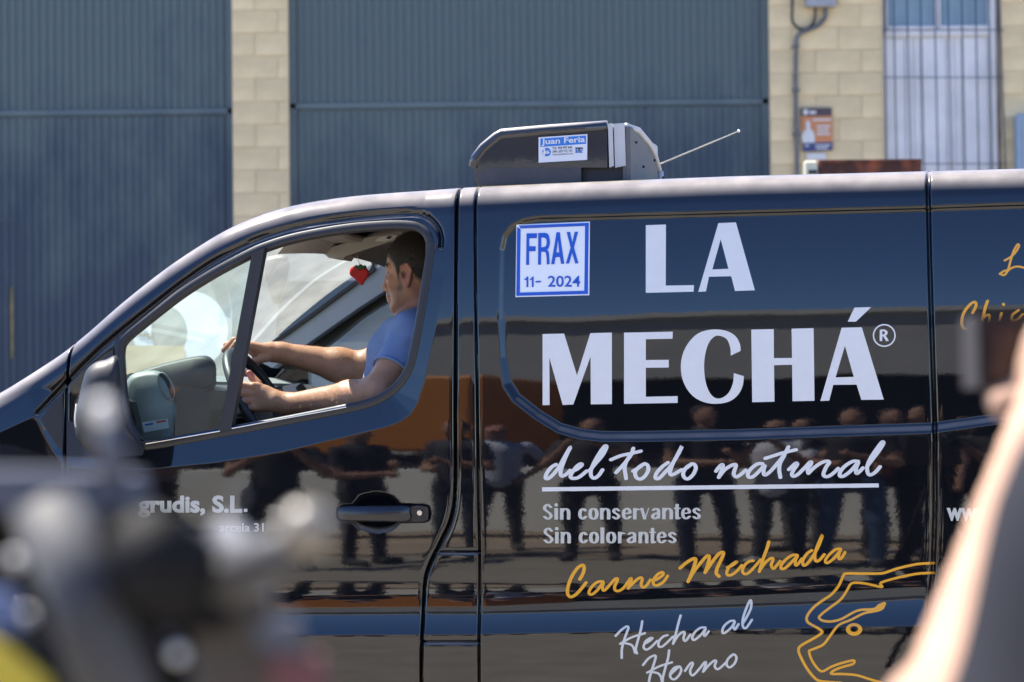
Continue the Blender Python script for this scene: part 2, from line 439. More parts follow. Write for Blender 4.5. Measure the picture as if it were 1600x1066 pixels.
lab[(lab == 2) & (cz < f1) & (cz > f2)] = 3
WX = [-1.52, 1.95]
for wx in WX: hole |= np.hypot(cx-wx, cz-.34) < .40
for k, nm in enumerate(['front_wing', 'front_door', 'door_pillar', 'fuel_flap', 'side_panel', 'sliding_door']):
    q = Q[(lab == k) & ~hole]
    u, inv = np.unique(q, return_inverse=True)
    mesh(nm, V[u], inv.reshape(-1, 4), PAINT, van, smooth=True)
# roof, bonnet (the strip between the two sides), far side
VW = 1.90
xq = np.concatenate([np.arange(SX[0]+.001, 2.99, .012)])
def span(x0, x1, name, m, y0off=0., bulge=.03, inner=0.):
    xx = xq[(xq >= x0) & (xq <= x1)]; yy = np.linspace(0, 1, 17)
    zt = ztop(xx); yi = base_inset(zt-RC)+RC*1.0+.013
    Vv = np.array([[(x, yi[i]+y0off+(VW-2*(yi[i]+y0off))*t, zt[i]-inner+bulge*math.sin(math.pi*t)**.8) for t in yy] for i, x in enumerate(xx)])
    I_ = np.arange(len(xx)*17).reshape(-1, 17)
    q = np.stack([I_[:-1, :-1], I_[:-1, 1:], I_[1:, 1:], I_[1:, :-1]], -1).reshape(-1, 4)
    return mesh(name, Vv.reshape(-1, 3), q, m, van, smooth=True)
xw0 = L(105., 548., .5)[0]; xw1 = L(402., 330., .2)[0]
span(SX[0], xw0, 'bonnet', PAINT)
span(xw1, 2.99, 'roof', PAINT)
WS = glass('veiled_windscreen', .20, veilcol=(.80, .80, .70))  # pale scattering layer mixed into the clear glass
span(xw0+.002, xw1-.002, 'windscreen', WS, y0off=.0, bulge=.03)
# near and far edges beside the windscreen are closed by the skin curve; far side = plate with window
fo = [(x, VW, ztop(x)-RC) for x in np.arange(SX[0]+.02, 2.95, .06)]
# far side as grid with hole (coarse)
xf = np.arange(SX[0]+.01, 2.97, .01); zf = np.linspace(0, 1, 110)
ztf = ztop(xf)-.02
Zf = .3+(ztf[None, :]-.3)*zf[:, None]; Xf = np.broadcast_to(xf, Zf.shape)
WCX, WCZ = WINp.mean(0)
WF = (WINp-[WCX, WCZ])*.97+[WCX, WCZ]
Vf = np.stack([Xf, VW-np.clip(.08-(ztf[None, :]-Zf), 0, .08)*.7, Zf], -1).reshape(-1, 3); I = np.arange(Zf.size).reshape(Zf.shape)
Qf = np.stack([I[:-1, :-1], I[1:, :-1], I[1:, 1:], I[:-1, 1:]], -1).reshape(-1, 4)
cxf = Vf[Qf].mean(1)
q = Qf[~inside(cxf[:, 0], cxf[:, 2], WF)]; u, inv = np.unique(q, return_inverse=True)
mesh('far_side_panel', Vf[u], inv.reshape(-1, 4), PAINT, van, smooth=True)
# closed ends, floor, bulkhead
mesh('rear_end', *boxv(2.97, 2.99, .03, VW-.03, .3, float(ztop(2.9))-.05), PAINT, van)
mesh('nose', *boxv(SX[0]+.0, SX[0]+.03, .03, VW-.03, .3, float(ztop(SX[0]+.02))-.02), PAINT, van)
mesh('floor_pan', *boxv(SX[0]+.05, 2.95, .05, VW-.05, .30, .34), RUBBER, van)
xb = L(700., 500., .3)[0]
mesh('bulkhead', *boxv(xb, xb+.03, .03, VW-.04, .34, 1.84), DASH, van)
TYRE = mat('tyre_rubber', (.02, .02, .02), .8, var=.3, vscale=30); RIM = mat('steel_rim', (.35, .35, .36), .35, .9, var=.1)
for wx in WX:
    for y0 in (.02, VW-.24):
        cy = [(wx+.335*math.sin(a), yy, .335+.335*math.cos(a)) for yy in (y0, y0+.03, y0+.19, y0+.22) for a in np.linspace(0, 2*math.pi, 33)[:-1]]
        cy = np.array(cy).reshape(4, 32, 3); c0 = np.array([wx, 0, .335])
        for r_ in (0, 3): cy[r_][:, [0, 2]] = c0[[0, 2]]+(cy[r_][:, [0, 2]]-c0[[0, 2]])*.93
        fcs = [(i*32+k, i*32+(k+1) % 32, (i+1)*32+(k+1) % 32, (i+1)*32+k) for i in range(3) for k in range(32)]+[tuple(range(32)), tuple(range(96, 128))[::-1]]
        wh = mesh('wheel', cy.reshape(-1, 3), fcs, TYRE, van, smooth=False)
        mesh('rim', *tube([(wx, y0-.004, .335), (wx, y0+.224, .335)], .20, 24), RIM, wh)

# window surround: dark profile that runs round the opening
def ringstrip(path, wdt, inn, out, m, name, y_in=.03, parent=van, closed=True):
    """path (x,z) outline; band from the outline outwards by wdt, standing proud of the skin"""
    p = path; n = len(p); T = np.roll(p, -1, 0)-np.roll(p, 1, 0); T /= np.linalg.norm(T, axis=1)[:, None]
    N = np.stack([T[:, 1], -T[:, 0]], -1)
    if inside(np.array([p[0][0]+N[0][0]*.004]), np.array([p[0][1]+N[0][1]*.004]), p)[0]: N = -N
    V_ = []
    prof = [(-.004, y_in), (-.004, .004), (-.001, -out*.6), (wdt*.12, -out), (wdt*.88, -out*.9), (wdt, .000), (wdt, .006)]
    for a, dy in prof:
        q_ = p+N*a; s_ = skin_inset(q_[:, 0], q_[:, 1]) if a > 0 else skin_inset(p[:, 0], p[:, 1])
        V_.append(np.stack([q_[:, 0], s_+dy, q_[:, 1]], -1))
    V_ = np.concatenate(V_); F_ = []
    for k in range(len(prof)-1):
        for i in range(n): F_.append((k*n+i, (k+1)*n+i, (k+1)*n+(i+1) % n, k*n+(i+1) % n))
    return mesh(name, V_, F_, m, parent, smooth=True)
WINs = px_on_base(cr(WIN, 3, True))
ringstrip(WINs, .021, 0, .004, SATIN, 'window_frame')
# divider between quarter light and drop glass
mesh('window_divider', *vprism([(393.5, 396), (413.5, 387), (360.5, 672), (342, 674)], float(base_inset(1.5))+.004, float(base_inset(1.5))+.035), SATIN, van)
QG = glass('quarter_light_glass', .02, (.80, .90, .86), (.6, .7, .66))
ql = px_on_base([(184, 544), (231, 499), (303, 445), (396, 395), (345, 675), (226, 693), (196, 665), (185, 600)])
mesh('quarter_light', np.stack([ql[:, 0], base_inset(ql[:, 1])+.024, ql[:, 1]], -1), [tuple(range(len(ql)))], QG, van)
# bright metal strip put in for the sun glint on the window seal
a = px_on_base([(227, 693.5), (300, 681), (343, 673.5)]); mesh('seal_glint', *tube(np.stack([a[:, 0], skin_inset(a[:, 0], a[:, 1])-.008, a[:, 1]], -1), .0018, 6), CHROME, van)
a = px_on_base([(361, 669.5), (450, 652.5), (500, 643.5), (540, 636)]); mesh('seal_glint', *tube(np.stack([a[:, 0], skin_inset(a[:, 0], a[:, 1])-.006, a[:, 1]], -1), .0018, 6), CHROME, van)
# black corner piece ahead of the window and mirror foot
def skinplate(pts, m, name, off=.004, parent=van, th=.004):
    p = np.asarray(pts, float); q_ = SK(p[:, 0], p[:, 1], off); return mesh(name, *prism(q_, (0, th, 0)), m, parent)
skinplate([(63, 655), (98, 614), (98, 706), (84, 690)], SATIN, 'wing_corner_cover', .005)
skinplate([(104, 611), (176, 545), (182, 590), (187, 636), (196, 668), (214, 692), (226, 700), (222, 711), (150, 716), (104, 712)], SATIN, 'mirror_base', .006)
# door mirror
def loft(sections):
    n = len(sections[0]); V_ = np.concatenate([np.asarray(s, float) for s in sections]); F_ = []
    for i in range(len(sections)-1):
        for k in range(n): F_.append((i*n+k, i*n+(k+1) % n, (i+1)*n+(k+1) % n, (i+1)*n+k))
    F_ += [tuple(range(n))[::-1], tuple(range((len(sections)-1)*n, len(sections)*n))]
    return V_, F_
def outline_sections(px, ys, scl, cxy):
    secs = []
    for y, s in zip(ys, scl):
        p = np.array(px, float); p = (p-cxy)*s+cxy
        secs.append(L(p[:, 0], p[:, 1], np.full(len(p), y)))
    return secs
mir = cr([(186, 561), (165, 562), (148, 567), (135, 579), (128, 600), (122, 628), (117, 640), (116, 660), (120, 684), (134, 704), (160, 714), (186, 712), (189, 640)], 4, True)
mo = mesh('door_mirror', *loft(outline_sections(mir, [-.215, -.205, -.185, -.13, -.08, -.06], [.62, .84, .97, 1.0, .92, .80], np.array([158, 640]))), mat('mirror_shell', (.018, .018, .021), .52, spec=.35, var=.15, vscale=60, bump=.08, bscale=900), van, smooth=True)

mesh('indicator', *loft(outline_sections(cr([(119, 630), (117, 640), (115.5, 655), (117, 668), (121, 672), (122, 650)], 3, True), [-.19, -.17, -.11, -.09], [.8, 1, 1, .8], np.array([119, 650]))), mat('indicator_lens', (.45, .42, .4), .2, var=.1), mo, smooth=True)
# handle
hb = cr([(528, 796), (534, 791), (560, 790), (600, 790.5), (638, 790), (640, 800), (639, 815), (600, 815.5), (560, 815), (534, 813.5), (528, 808)], 3, True)
hs = []
for off, s in ((.002, .97), (-.010, 1.), (-.020, .93), (-.023, .8)):
    p = (hb-np.array([584, 802]))*np.array([1-(1-s)*.12, s])+np.array([584, 802]); hs.append(L(p[:, 0], p[:, 1], base_inset(np.full(len(p), 1.13))+off))
dh = mesh('door_handle', *loft(hs), mat('handle_paint', (.012, .012, .016), .22, var=.1, bump=.05, bscale=500), van, smooth=True)
lk = mesh('lock_cover', *loft([L(p[:, 0], p[:, 1], base_inset(np.full(len(p), 1.13))+o_) for p, o_ in ((cr([(641, 791), (666, 790), (671, 796), (671, 809), (666, 815), (641, 815.5)], 2, True), .003), (cr([(641.5, 792), (665, 791.5), (669, 796), (669, 809), (665, 814), (641.5, 814.5)], 2, True), -.012))]), dh.data.materials[0], dh, smooth=False)
cc = L(655., 801.5, float(base_inset(1.13))-.013)
mesh('key_ring', *tube([cc+[0, .003, 0], cc+[0, -.001, 0]], .0125, 18), RUBBER, dh)
mesh('key_cylinder', *tube([cc+[.0015, 0, 0], cc+[.0015, -.003, 0]], .0068, 18), CHROME, dh)

# ---- refrigeration unit on the roof
yf = .24
UM = paint('unit_paint', (.022, .022, .026), .0009, .55); UG = mat('unit_grey_plastic', (.11, .105, .10), .55, var=.12, vscale=14)
fr = mesh('fridge_unit', *vprism([(747, 292), (741, 276), (739.5, 262), (744, 247), (757, 231), (777, 214.5), (784, 209.5), (860, 202.5), (949, 196.5), (949, 262), (908, 262), (908, 286)], yf, yf+.66), UM, van)
# rounded top front edge of the hood
tp = L(np.array([740.5, 745, 757, 777, 784, 860, 949.]), np.array([262, 247.5, 232, 215.5, 211, 204.2, 198.2]), np.full(7, yf+.012))
mesh('hood_edge', *tube(tp, .017, 12), UM, fr, smooth=True)
mesh('side_band', *vprism([(749, 289), (744, 270), (760, 262), (908, 262), (908, 286)], yf-.004, yf), mat('unit_lower_band', (.05, .05, .053), .4, var=.2, vscale=20), fr)
mesh('dark_skirt', *vprism([(910, 263), (977, 259), (977, 284), (910, 287)], yf+.02, yf+.6), RUBBER, fr)
WP_ = mat('unit_white_plastic', (.5, .5, .5), .4, var=.08, vscale=12)
for a_, b_, yo in ((950, 957, -.004), (959, 976, .000)):
    mesh('end_rib', *vprism([(a_, 193.5-(a_-950)*.02), (b_-1, 192.5), (b_, 196), (b_+2, 259), (a_+2, 262)], yf+yo, yf+.64-yo), WP_, fr)
# rear end plate, seen because the camera stands behind the unit
e0 = L(978., 198., yf); xe = e0[0]
def uz(py): return L(990., float(py), yf+.3)[2]
yb = yf+.48
ev = [(xe, yf, L(978., 259., yf)[2]), (xe, yf, e0[2]), (xe, yf+.2, e0[2]+.01), (xe, yb-.2, e0[2]-.0), (xe, yb, e0[2]-.08), (xe, yb, L(978., 290., yf)[2]), (xe, yf, L(978., 290., yf)[2])]
p0, f0 = prism(ev, (.012, 0, 0)); mesh('end_plate', p0, f0, UG, fr)
ed = [(xe+.002, yf+.0, e0[2]), (xe+.04, yf+.08, e0[2]+.004), (xe+.12, yf+.40, e0[2]-.02), (xe+.17, yf+.8, e0[2]-.07), (xe+.17, yb, e0[2]-.10), (xe+.17, yb, e0[2]-.2), (xe, yb, e0[2]-.2), (xe, yf, e0[2]-.2)]
mesh('fan_cowl', *prism(ed, (0, 0, -.0)), None, fr).data.materials.append(UG) if False else None
cw = [[(xe, yf+.004, e0[2]), (xe, yf+.004, e0[2]-.21)], [(xe+.012, yf+.14, e0[2]+.002), (xe+.012, yf+.14, e0[2]-.21)], [(xe+.020, yf+.30, e0[2]-.02), (xe+.020, yf+.30, e0[2]-.21)], [(xe+.020, yf+.40, e0[2]-.04), (xe+.020, yf+.40, e0[2]-.21)], [(xe+.022, yb, e0[2]-.08), (xe+.022, yb, e0[2]-.21)]]
Vc = np.array(cw).reshape(-1, 3); Vb = Vc.copy(); Vb[:, 0] = xe-.01
Fc_ = [(2*i, 2*i+1, 2*i+3, 2*i+2) for i in range(4)]+[(10+2*i, 12+2*i, 13+2*i, 11+2*i) for i in range(4)]+[(2*i, 2*i+2, 12+2*i, 10+2*i) for i in range(4)]+[(8, 9, 19, 18), (0, 10, 11, 1)]
co = mesh('fan_cowl', np.concatenate([Vc, Vb]), Fc_, UG, fr)
mesh('cowl_edge', *tube(Vc[::2]+[0, 0, .002], .009, 8), WP_, fr, smooth=True)
mesh('cowl_edge', *tube([Vc[8]+[.002, .0, 0], Vc[9]+[.004, 0, 0]], .011, 8), WP_, fr, smooth=True)
for i in range(7):
    t = .1+.8*i/6; p_ = Vc[0]*(1-t)+Vc[8]*t+[.012+.02*math.sin(t*3), 0, -.03-.10*(i % 3)/2]; mesh('screw', *ball(p_, .004, 6, 4), RUBBER, fr)
an0, an1 = L(1030., 257., .9), L(1154.5, 205., .9)
mesh('aerial', *tube([an0-[.05, 0, .06], an0, an1], [.004, .0024, .0016], 8), mat('aerial_steel', (.45, .43, .36), .35, .8, var=.1), van)
mesh('aerial_tip', *ball(an1, .004, 8, 6), WHITEV, van)
rr = L(np.array([1440., 1450, 1460]), np.array([268., 266, 266]), np.full(3, .10))

# ------------------------------------------------------------------ lettering (vinyl film lying on the skin)
class Ink:
    def __init__(s): s.V = []; s.F = []; s.e = 0.
    def add(s, pts, faces):
        k = len(s.V); s.e += .000012
        s.V += [(float(p[0]), float(p[1]), s.e) for p in pts]; s.F += [tuple(int(i)+k for i in f) for f in faces]
    def poly(s, outer, holes=()):
        loops = [[Vector((p[0], p[1], 0)) for p in lp] for lp in (outer, *holes)]
        pts = [p for lp in (outer, *holes) for p in lp]
        s.add(pts, tessellate_polygon(loops))
    def stroke(s, pts, a, b=None, caps=True, smooth=5, closed=False):
        """pen of half-width a (across upright strokes) and b (across level strokes)"""
        b = a if b is None else b
        p = cr(pts, smooth, closed) if smooth else np.asarray(pts, float)
        if closed: p = np.concatenate([p, p[:1]])
        d = np.diff(p, axis=0); ln = np.hypot(d[:, 0], d[:, 1]); keep = np.concatenate([[True], ln > 1e-6]); p = p[keep]
        T = np.gradient(p, axis=0); T /= np.hypot(T[:, 0], T[:, 1])[:, None]+1e-9
        N = np.stack([-T[:, 1], T[:, 0]], -1)
        h = np.sqrt((a*N[:, 0])**2+(b*N[:, 1])**2)
        # pen ellipse support point
        O = np.stack([a*a*N[:, 0], b*b*N[:, 1]], -1)/(h[:, None]+1e-9)
        k = len(s.V); s.e += .000012
        for i in range(len(p)):
            e = s.e+i*2e-7
            s.V.append((p[i][0]+O[i][0], p[i][1]+O[i][1], e)); s.V.append((p[i][0]-O[i][0], p[i][1]-O[i][1], e))
        for i in range(len(p)-1): s.F.append((k+2*i, k+2*i+1, k+2*i+3, k+2*i+2))
        if caps:
            for q in (p[0], p[-1]):
                s.add([(q[0]+a*math.cos(t), q[1]+b*math.sin(t)) for t in np.linspace(0, 2*math.pi, 15)[:-1]], [tuple(range(14))])
    def build(s, name, m, parent, fmap, off=.0012):
        V_ = np.array(s.V); P = fmap(V_[:, 0], V_[:, 1]); P = P.copy(); P[:, 1] -= V_[:, 2]+off-.0012
        return mesh(name, P, s.F, m, parent, smooth=False)
def reg(x0, y0, sc): return lambda pts: [(x0+p[0]/sc, y0+p[1]/sc) for p in pts]
def skm(off=.0012): return lambda x, y: SK(x, y, off)
def font_pts(text, x0, ybase, x1, cap, bold=0., rise=0., shear=0.):
    """Blender's built-in letters fitted between x0 and x1 (picture px), capital height cap"""
    cu = bpy.data.curves.new('tmp', 'FONT'); cu.body = text; cu.offset = bold; cu.resolution_u = 4
    o = bpy.data.objects.new('tmp', cu); C.objects.link(o)
    bpy.context.view_layer.update()
    me = o.to_mesh(); v = np.array([tuple(q.co) for q in me.vertices]); f = [tuple(p.vertices) for p in me.polygons]
    o.to_mesh_clear(); C.objects.unlink(o); bpy.data.objects.remove(o); bpy.data.curves.remove(cu)
    x = (v[:, 0]-v[:, 0].min())/(v[:, 0].max()-v[:, 0].min())
    y = v[:, 1]/.70
    X_ = x0+x*(x1-x0)+shear*y*cap; Y_ = ybase-y*cap-rise*x*(x1-x0)
    return np.stack([X_, Y_], -1), f

# LA
r8 = reg(760, 310, 2.734); k = Ink()
k.poly(r8([(681, 115), (767, 112), (766, 373), (887, 371), (885, 399), (681, 404)]))
k.poly(r8([(905, 400), (991, 106), (1066, 103), (1147, 393), (1062, 396), (1046, 333), (951, 335), (938, 398)]), [r8([(965, 304), (1001, 175), (1034, 301)])])
k.build('lettering', WHITEV, van, skm())
# MECHA with accent
k = Ink()
k.poly(r8([(240, 580), (332, 578), (387, 757), (444, 576), (536, 574), (536, 879), (446, 880), (445, 676), (371, 881), (326, 883), (269, 681), (270, 883), (240, 884)]))
k.poly(r8([(588, 574), (796, 570), (795, 600), (681, 602), (681, 691), (779, 690), (779, 723), (681, 724), (681, 848), (817, 845), (817, 874), (588, 878)]))
out = cr([(1086, 652), (1083, 622), (1062, 587), (1020, 565), (960, 561), (903, 578), (860, 622), (836, 675), (831, 735), (845, 793), (880, 843), (930, 871), (985, 878), (1040, 867), (1076, 838), (1095, 800), (1100, 760)], 3)
inn = cr([(1057, 747), (1053, 790), (1034, 832), (1005, 853), (978, 853), (955, 832), (938, 790), (930, 730), (934, 670), (950, 618), (975, 590), (1000, 588), (1028, 603), (1042, 640), (1044, 672)], 3)
k.poly(r8(list(out)+list(inn)))
r9 = reg(1160, 310, 2.734)
k.poly(r9([(38, 561), (134, 559), (134.5, 683), (212, 682), (210, 557), (304, 555), (308, 865), (214, 867), (212.5, 711), (135, 713), (137, 869), (42, 871)]))
k.poly(r9([(333, 866), (424, 553), (510, 551), (604, 860), (508, 861), (488, 796), (388, 797), (371, 864)]), [r9([(398, 765), (438, 630), (476, 763)])])
k.poly(r9([(479, 467), (550, 465), (485, 527), (450, 527)]))
t = np.linspace(0, 2*math.pi, 41)[:-1]
k.poly(r9([(606+49*math.cos(a), 586+49*math.sin(a)) for a in t]), [r9([(606+43*math.cos(a), 586+43*math.sin(a)) for a in t[::-1]])])
k.stroke(r9([(592, 563), (592, 610)]), 2.0, 1.0, caps=False, smooth=0)
k.stroke(r9([(590, 564), (608, 565), (615, 574), (608, 584), (590, 586)]), 2.2, 1.3, caps=False, smooth=3)
k.stroke(r9([(604, 586), (612, 596), (620, 610)]), 2.2, 1.3, caps=False, smooth=0)
k.build('lettering', WHITEV, van, skm())
# script lines
rA = reg(840, 680, 5.714); rB = reg(1110, 670, 5.714); k = Ink()
for st in ([(165, 262), (120, 290), (80, 345), (72, 385), (100, 385), (150, 340), (200, 270), (255, 170), (295, 105), (262, 170), (225, 260), (205, 330), (215, 365), (255, 350), (290, 315)],
           [(300, 325), (350, 305), (395, 268), (383, 257), (345, 285), (305, 340), (295, 375), (320, 387), (370, 375), (440, 320)],
           [(465, 315), (520, 250), (580, 180), (615, 110), (603, 97), (570, 135), (515, 225), (478, 310), (478, 362), (505, 385), (545, 360), (580, 310)],
           [(655, 220), (740, 185), (830, 165), (922, 143)], [(855, 118), (832, 180), (765, 265), (700, 335)], [(838, 165), (795, 230), (777, 290), (785, 350), (790, 388)],
           [(955, 255), (905, 285), (872, 330), (880, 375), (915, 393), (955, 370), (988, 315), (983, 272), (955, 258), (905, 290), (852, 322)],
           [(1165, 245), (1110, 285), (1062, 340), (1053, 383), (1085, 385), (1140, 330), (1200, 260), (1255, 170), (1290, 97), (1247, 180), (1205, 260), (1182, 330), (1192, 355), (1225, 345), (1285, 310)],
           [(1375, 257), (1328, 290), (1300, 340), (1310, 378), (1345, 390), (1390, 350), (1413, 295), (1400, 262), (1375, 260), (1335, 290), (1290, 315)]):
    k.stroke(rA(st), 3.1, 2.5)
k.build('lettering', WHITEV, van, skm()); k = Ink()
for st in ([(50, 380), (75, 345), (105, 320), (110, 345), (75, 435)], [(80, 425), (130, 365), (190, 327), (225, 320), (225, 345), (208, 400), (230, 430), (270, 410), (315, 370)],
           [(465, 312), (420, 315), (365, 355), (335, 400), (342, 432), (380, 428), (430, 385), (485, 325), (475, 370), (482, 412), (520, 395), (590, 320), (660, 230), (697, 162)],
           [(490, 265), (570, 240), (650, 215), (765, 188)], [(660, 240), (622, 310), (615, 370), (625, 435)],
           [(700, 365), (760, 310), (775, 320), (742, 370), (727, 408), (745, 425), (790, 400), (850, 340), (895, 295), (898, 315), (870, 360), (872, 395)],
           [(875, 398), (930, 345), (990, 305), (1040, 290), (1062, 302), (1035, 340), (1010, 400), (1020, 425), (1055, 425), (1100, 395), (1140, 355)],
           [(1320, 292), (1270, 292), (1200, 335), (1160, 385), (1157, 423), (1195, 420), (1260, 370), (1320, 300), (1302, 350), (1303, 398), (1330, 385), (1362, 350)],
           [(1400, 335), (1450, 270), (1510, 190), (1545, 130), (1532, 120), (1485, 180), (1432, 260), (1402, 330), (1403, 388), (1425, 413), (1470, 390), (1515, 340)]):
    k.stroke(rB(st), 3.1, 2.5)
k.build('lettering', WHITEV, van, skm())
k = Ink(); n_ = 12
for i in range(n_):
    a0, a1 = i/n_, (i+1)/n_; f_ = lambda u, o_: (847+526*u, 764.8-6.2*u+o_)
    k.V += [(*f_(a0, -3.3), 0), (*f_(a1, -3.1), 0), (*f_(a1, 3.1), 0), (*f_(a0, 3.3), 0)]; k.F.append((4*i, 4*i+1, 4*i+2, 4*i+3))
k.build('underline', WHITEV, van, skm())
# thick-and-thin roman lines
GL = {'n': [[(0, 0), (0, 1)], [(0, .66), (.35, .97), (.8, .95), (1, .68), (1, 0)]],
      'c': [[(.92, .80), (.6, 1), (.18, .86), (0, .5), (.15, .15), (.55, 0), (1, .24)]],
      'o': [[(0, .5), (.14, .88), (.5, 1), (.86, .88), (1, .5), (.86, .12), (.5, 0), (.14, .12), (0, .5)]],
      's': [[(.92, .80), (.5, 1), (.1, .84), (.2, .62), (.75, .42), (.92, .2), (.5, 0), (.02, .18)]],
      'e': [[(.08, .52), (.95, .58), (.82, .92), (.5, 1), (.14, .84), (0, .5), (.15, .13), (.55, 0), (1, .22)]],
      'r': [[(0, 0), (0, 1)], [(0, .62), (.35, .95), (1, .90)]],
      'v': [[(0, 1), (.45, 0)], [(.45, 0), (1, 1)]],
      'a': [[(.08, .84), (.45, 1), (.80, .85), (.82, .5), (.82, .08)], [(.80, .6), (.2, .45), (0, .2), (.3, 0), (.82, .2)]],
      't': [[(.45, 1.38), (.45, .1), (.75, 0), (1, .08)], [(0, 1), (1, 1)]],
      'i': [[(.5, 0), (.5, 1)], [(.5, 1.36), (.5, 1.40)]], 'l': [[(.5, 0), (.5, 1.42)]],
      'S': [[(.92, 1.15), (.5, 1.42), (.08, 1.2), (.15, .9), (.8, .55), (.95, .25), (.5, 0), (.02, .25)]]}
k = Ink(); rC = reg(840, 780, 6.154)
def roman(word, y0, y1, xh):
    for ch, xa, xb_ in word:
        a = 17. if ch not in 'il' else 19.; a = min(a, (xb_-xa)*.46); b = 5.5
        if ch in 'sSve': a *= .92
        u = (xa-52)/1500; base = y0+(y1-y0)*u
        for st in GL[ch]:
            q_ = [(xa+a+p[0]*(xb_-xa-2*a) if ch not in 'il' else (xa+xb_)/2, base-b-p[1]*(xh-2*b)) for p in st]
            straight = len(st) == 2
            if straight and ch != 'v' and ch != 't':
                dot = abs(st[0][1]-st[1][1]) < .1
                if dot: k.stroke(rC(q_), 17/6.154, 15/6.154, smooth=0)
                else:
                    (xa_, ya), (xb2, yb_) = q_[0], q_[1]; k.poly(rC([(xa_-a, ya+b), (xa_+a, ya+b), (xa_+a, yb_-b), (xa_-a, yb_-b)]))
            elif ch == 'v':
                aa = a if st[0][0] == 0 else a*.35
                k.poly(rC([(q_[0][0]-aa, q_[0][1]-b*(st[0][1]*2-1)), (q_[0][0]+aa, q_[0][1]-b*(st[0][1]*2-1)), (q_[1][0]+aa, q_[1][1]-b*(st[1][1]*2-1)), (q_[1][0]-aa, q_[1][1]-b*(st[1][1]*2-1))]))
            else: k.stroke(rC(q_), a/6.154, b/6.154*1.15)
roman([('S', 48, 148), ('i', 160, 198), ('n', 215, 315), ('c', 390, 480), ('o', 487, 587), ('n', 600, 700), ('s', 712, 800), ('e', 810, 906), ('r', 918, 990), ('v', 985, 1085), ('a', 1090, 1192), ('n', 1198, 1302), ('t', 1308, 1378), ('e', 1380, 1477), ('s', 1485, 1575)], 198, 193, 110)
k.build('lettering', mat('grey_white_vinyl', (.52, .52, .48), .2, var=.03), van, skm()); k = Ink()
roman([('S', 54, 156), ('i', 166, 204), ('n', 222, 320), ('c', 395, 487), ('o', 493, 592), ('l', 603, 643), ('o', 657, 757), ('r', 773, 848), ('a', 856, 962), ('n', 970, 1066), ('t', 1072, 1142), ('e', 1145, 1242), ('s', 1250, 1342)], 426, 424, 110)
k.build('lettering', bpy.data.materials['grey_white_vinyl'], van, skm())
# orange script
rD = reg(870, 840, 6.667); rE = reg(1090, 820, 6.667); k = Ink()
for st, a in (([(240, 435), (275, 370), (285, 310), (265, 287), (215, 320), (160, 400), (120, 500), (112, 580), (140, 618), (190, 600), (250, 540), (305, 470)], 2.7),
              ([(480, 458), (430, 462), (375, 500), (337, 560), (343, 590), (375, 588), (430, 540), (485, 465), (475, 510), (485, 553), (520, 530), (560, 485), (600, 440), (628, 425), (630, 450), (603, 510), (610, 550), (650, 555), (700, 520), (740, 465), (770, 425), (775, 450), (742, 530)], 2.4),
              ([(745, 525), (790, 480), (840, 433), (880, 418), (890, 440), (878, 490), (900, 518), (935, 500), (975, 440)], 2.4),
              ([(1003, 450), (1060, 425), (1108, 385), (1098, 362), (1050, 385), (1008, 440), (1010, 488), (1050, 498), (1110, 462), (1155, 400)], 2.4),
              ([(1285, 318), (1350, 262), (1420, 222), (1447, 230), (1430, 300), (1398, 390), (1367, 460)], 2.8)):
    k.stroke(rD(st), a, a*.85)
for st, a in (([(-97, 585), (-40, 490), (30, 400), (95, 328), (122, 335), (105, 420), (77, 500)], 2.7), ([(82, 492), (150, 390), (220, 305), (262, 287), (268, 310), (235, 385), (202, 460), (197, 510), (225, 538)], 2.8),
              ([(308, 445), (360, 425), (408, 388), (393, 390), (340, 430), (307, 480), (310, 522), (350, 523), (410, 482), (460, 422)], 2.4),
              ([(580, 375), (540, 382), (492, 420), (467, 480), (490, 513), (535, 498), (600, 432), (655, 365)], 2.4),
              ([(742, 178), (722, 250), (685, 350), (643, 488)], 2.6), ([(645, 478), (700, 402), (750, 357), (783, 348), (783, 375), (767, 420), (790, 458), (820, 430), (860, 380)], 2.4),
              ([(1040, 318), (990, 317), (920, 362), (872, 420), (873, 458), (910, 453), (970, 400), (1040, 325), (1020, 370), (1022, 423), (1050, 405), (1085, 355)], 2.4),
              ([(1190, 268), (1140, 302), (1097, 370), (1102, 422), (1140, 408), (1200, 330), (1262, 220), (1302, 103), (1245, 230), (1220, 320), (1232, 378), (1270, 368), (1320, 310)], 2.5),
              ([(1490, 252), (1440, 257), (1372, 312), (1332, 370), (1343, 398), (1380, 383), (1440, 330), (1493, 258), (1470, 310), (1477, 358), (1505, 340), (1535, 287)], 2.4)):
    k.stroke(rE(st), a, a*.85)
k.build('lettering', ORANGEV, van, skm())
rF = reg(950, 930, 6.667); k = Ink()
Hs = [[(80, 425), (140, 362), (195, 327), (213, 342), (192, 400), (165, 480), (145, 560), (143, 655)], [(357, 272), (342, 360), (312, 470), (290, 560), (302, 608)], [(128, 508), (180, 475), (260, 435), (385, 397)], [(175, 500), (235, 515), (265, 545), (282, 600)]]
H2 = [[(365, 728), (420, 662), (478, 630), (497, 645), (477, 720), (450, 800), (432, 870), (425, 930)], [(637, 575), (625, 660), (597, 760), (572, 860), (570, 930)], [(408, 808), (460, 780), (540, 740), (667, 700)], [(455, 800), (520, 815), (550, 850), (565, 910)]]
SV = mat('silver_white_vinyl', (.60, .60, .57), .18, var=.03)
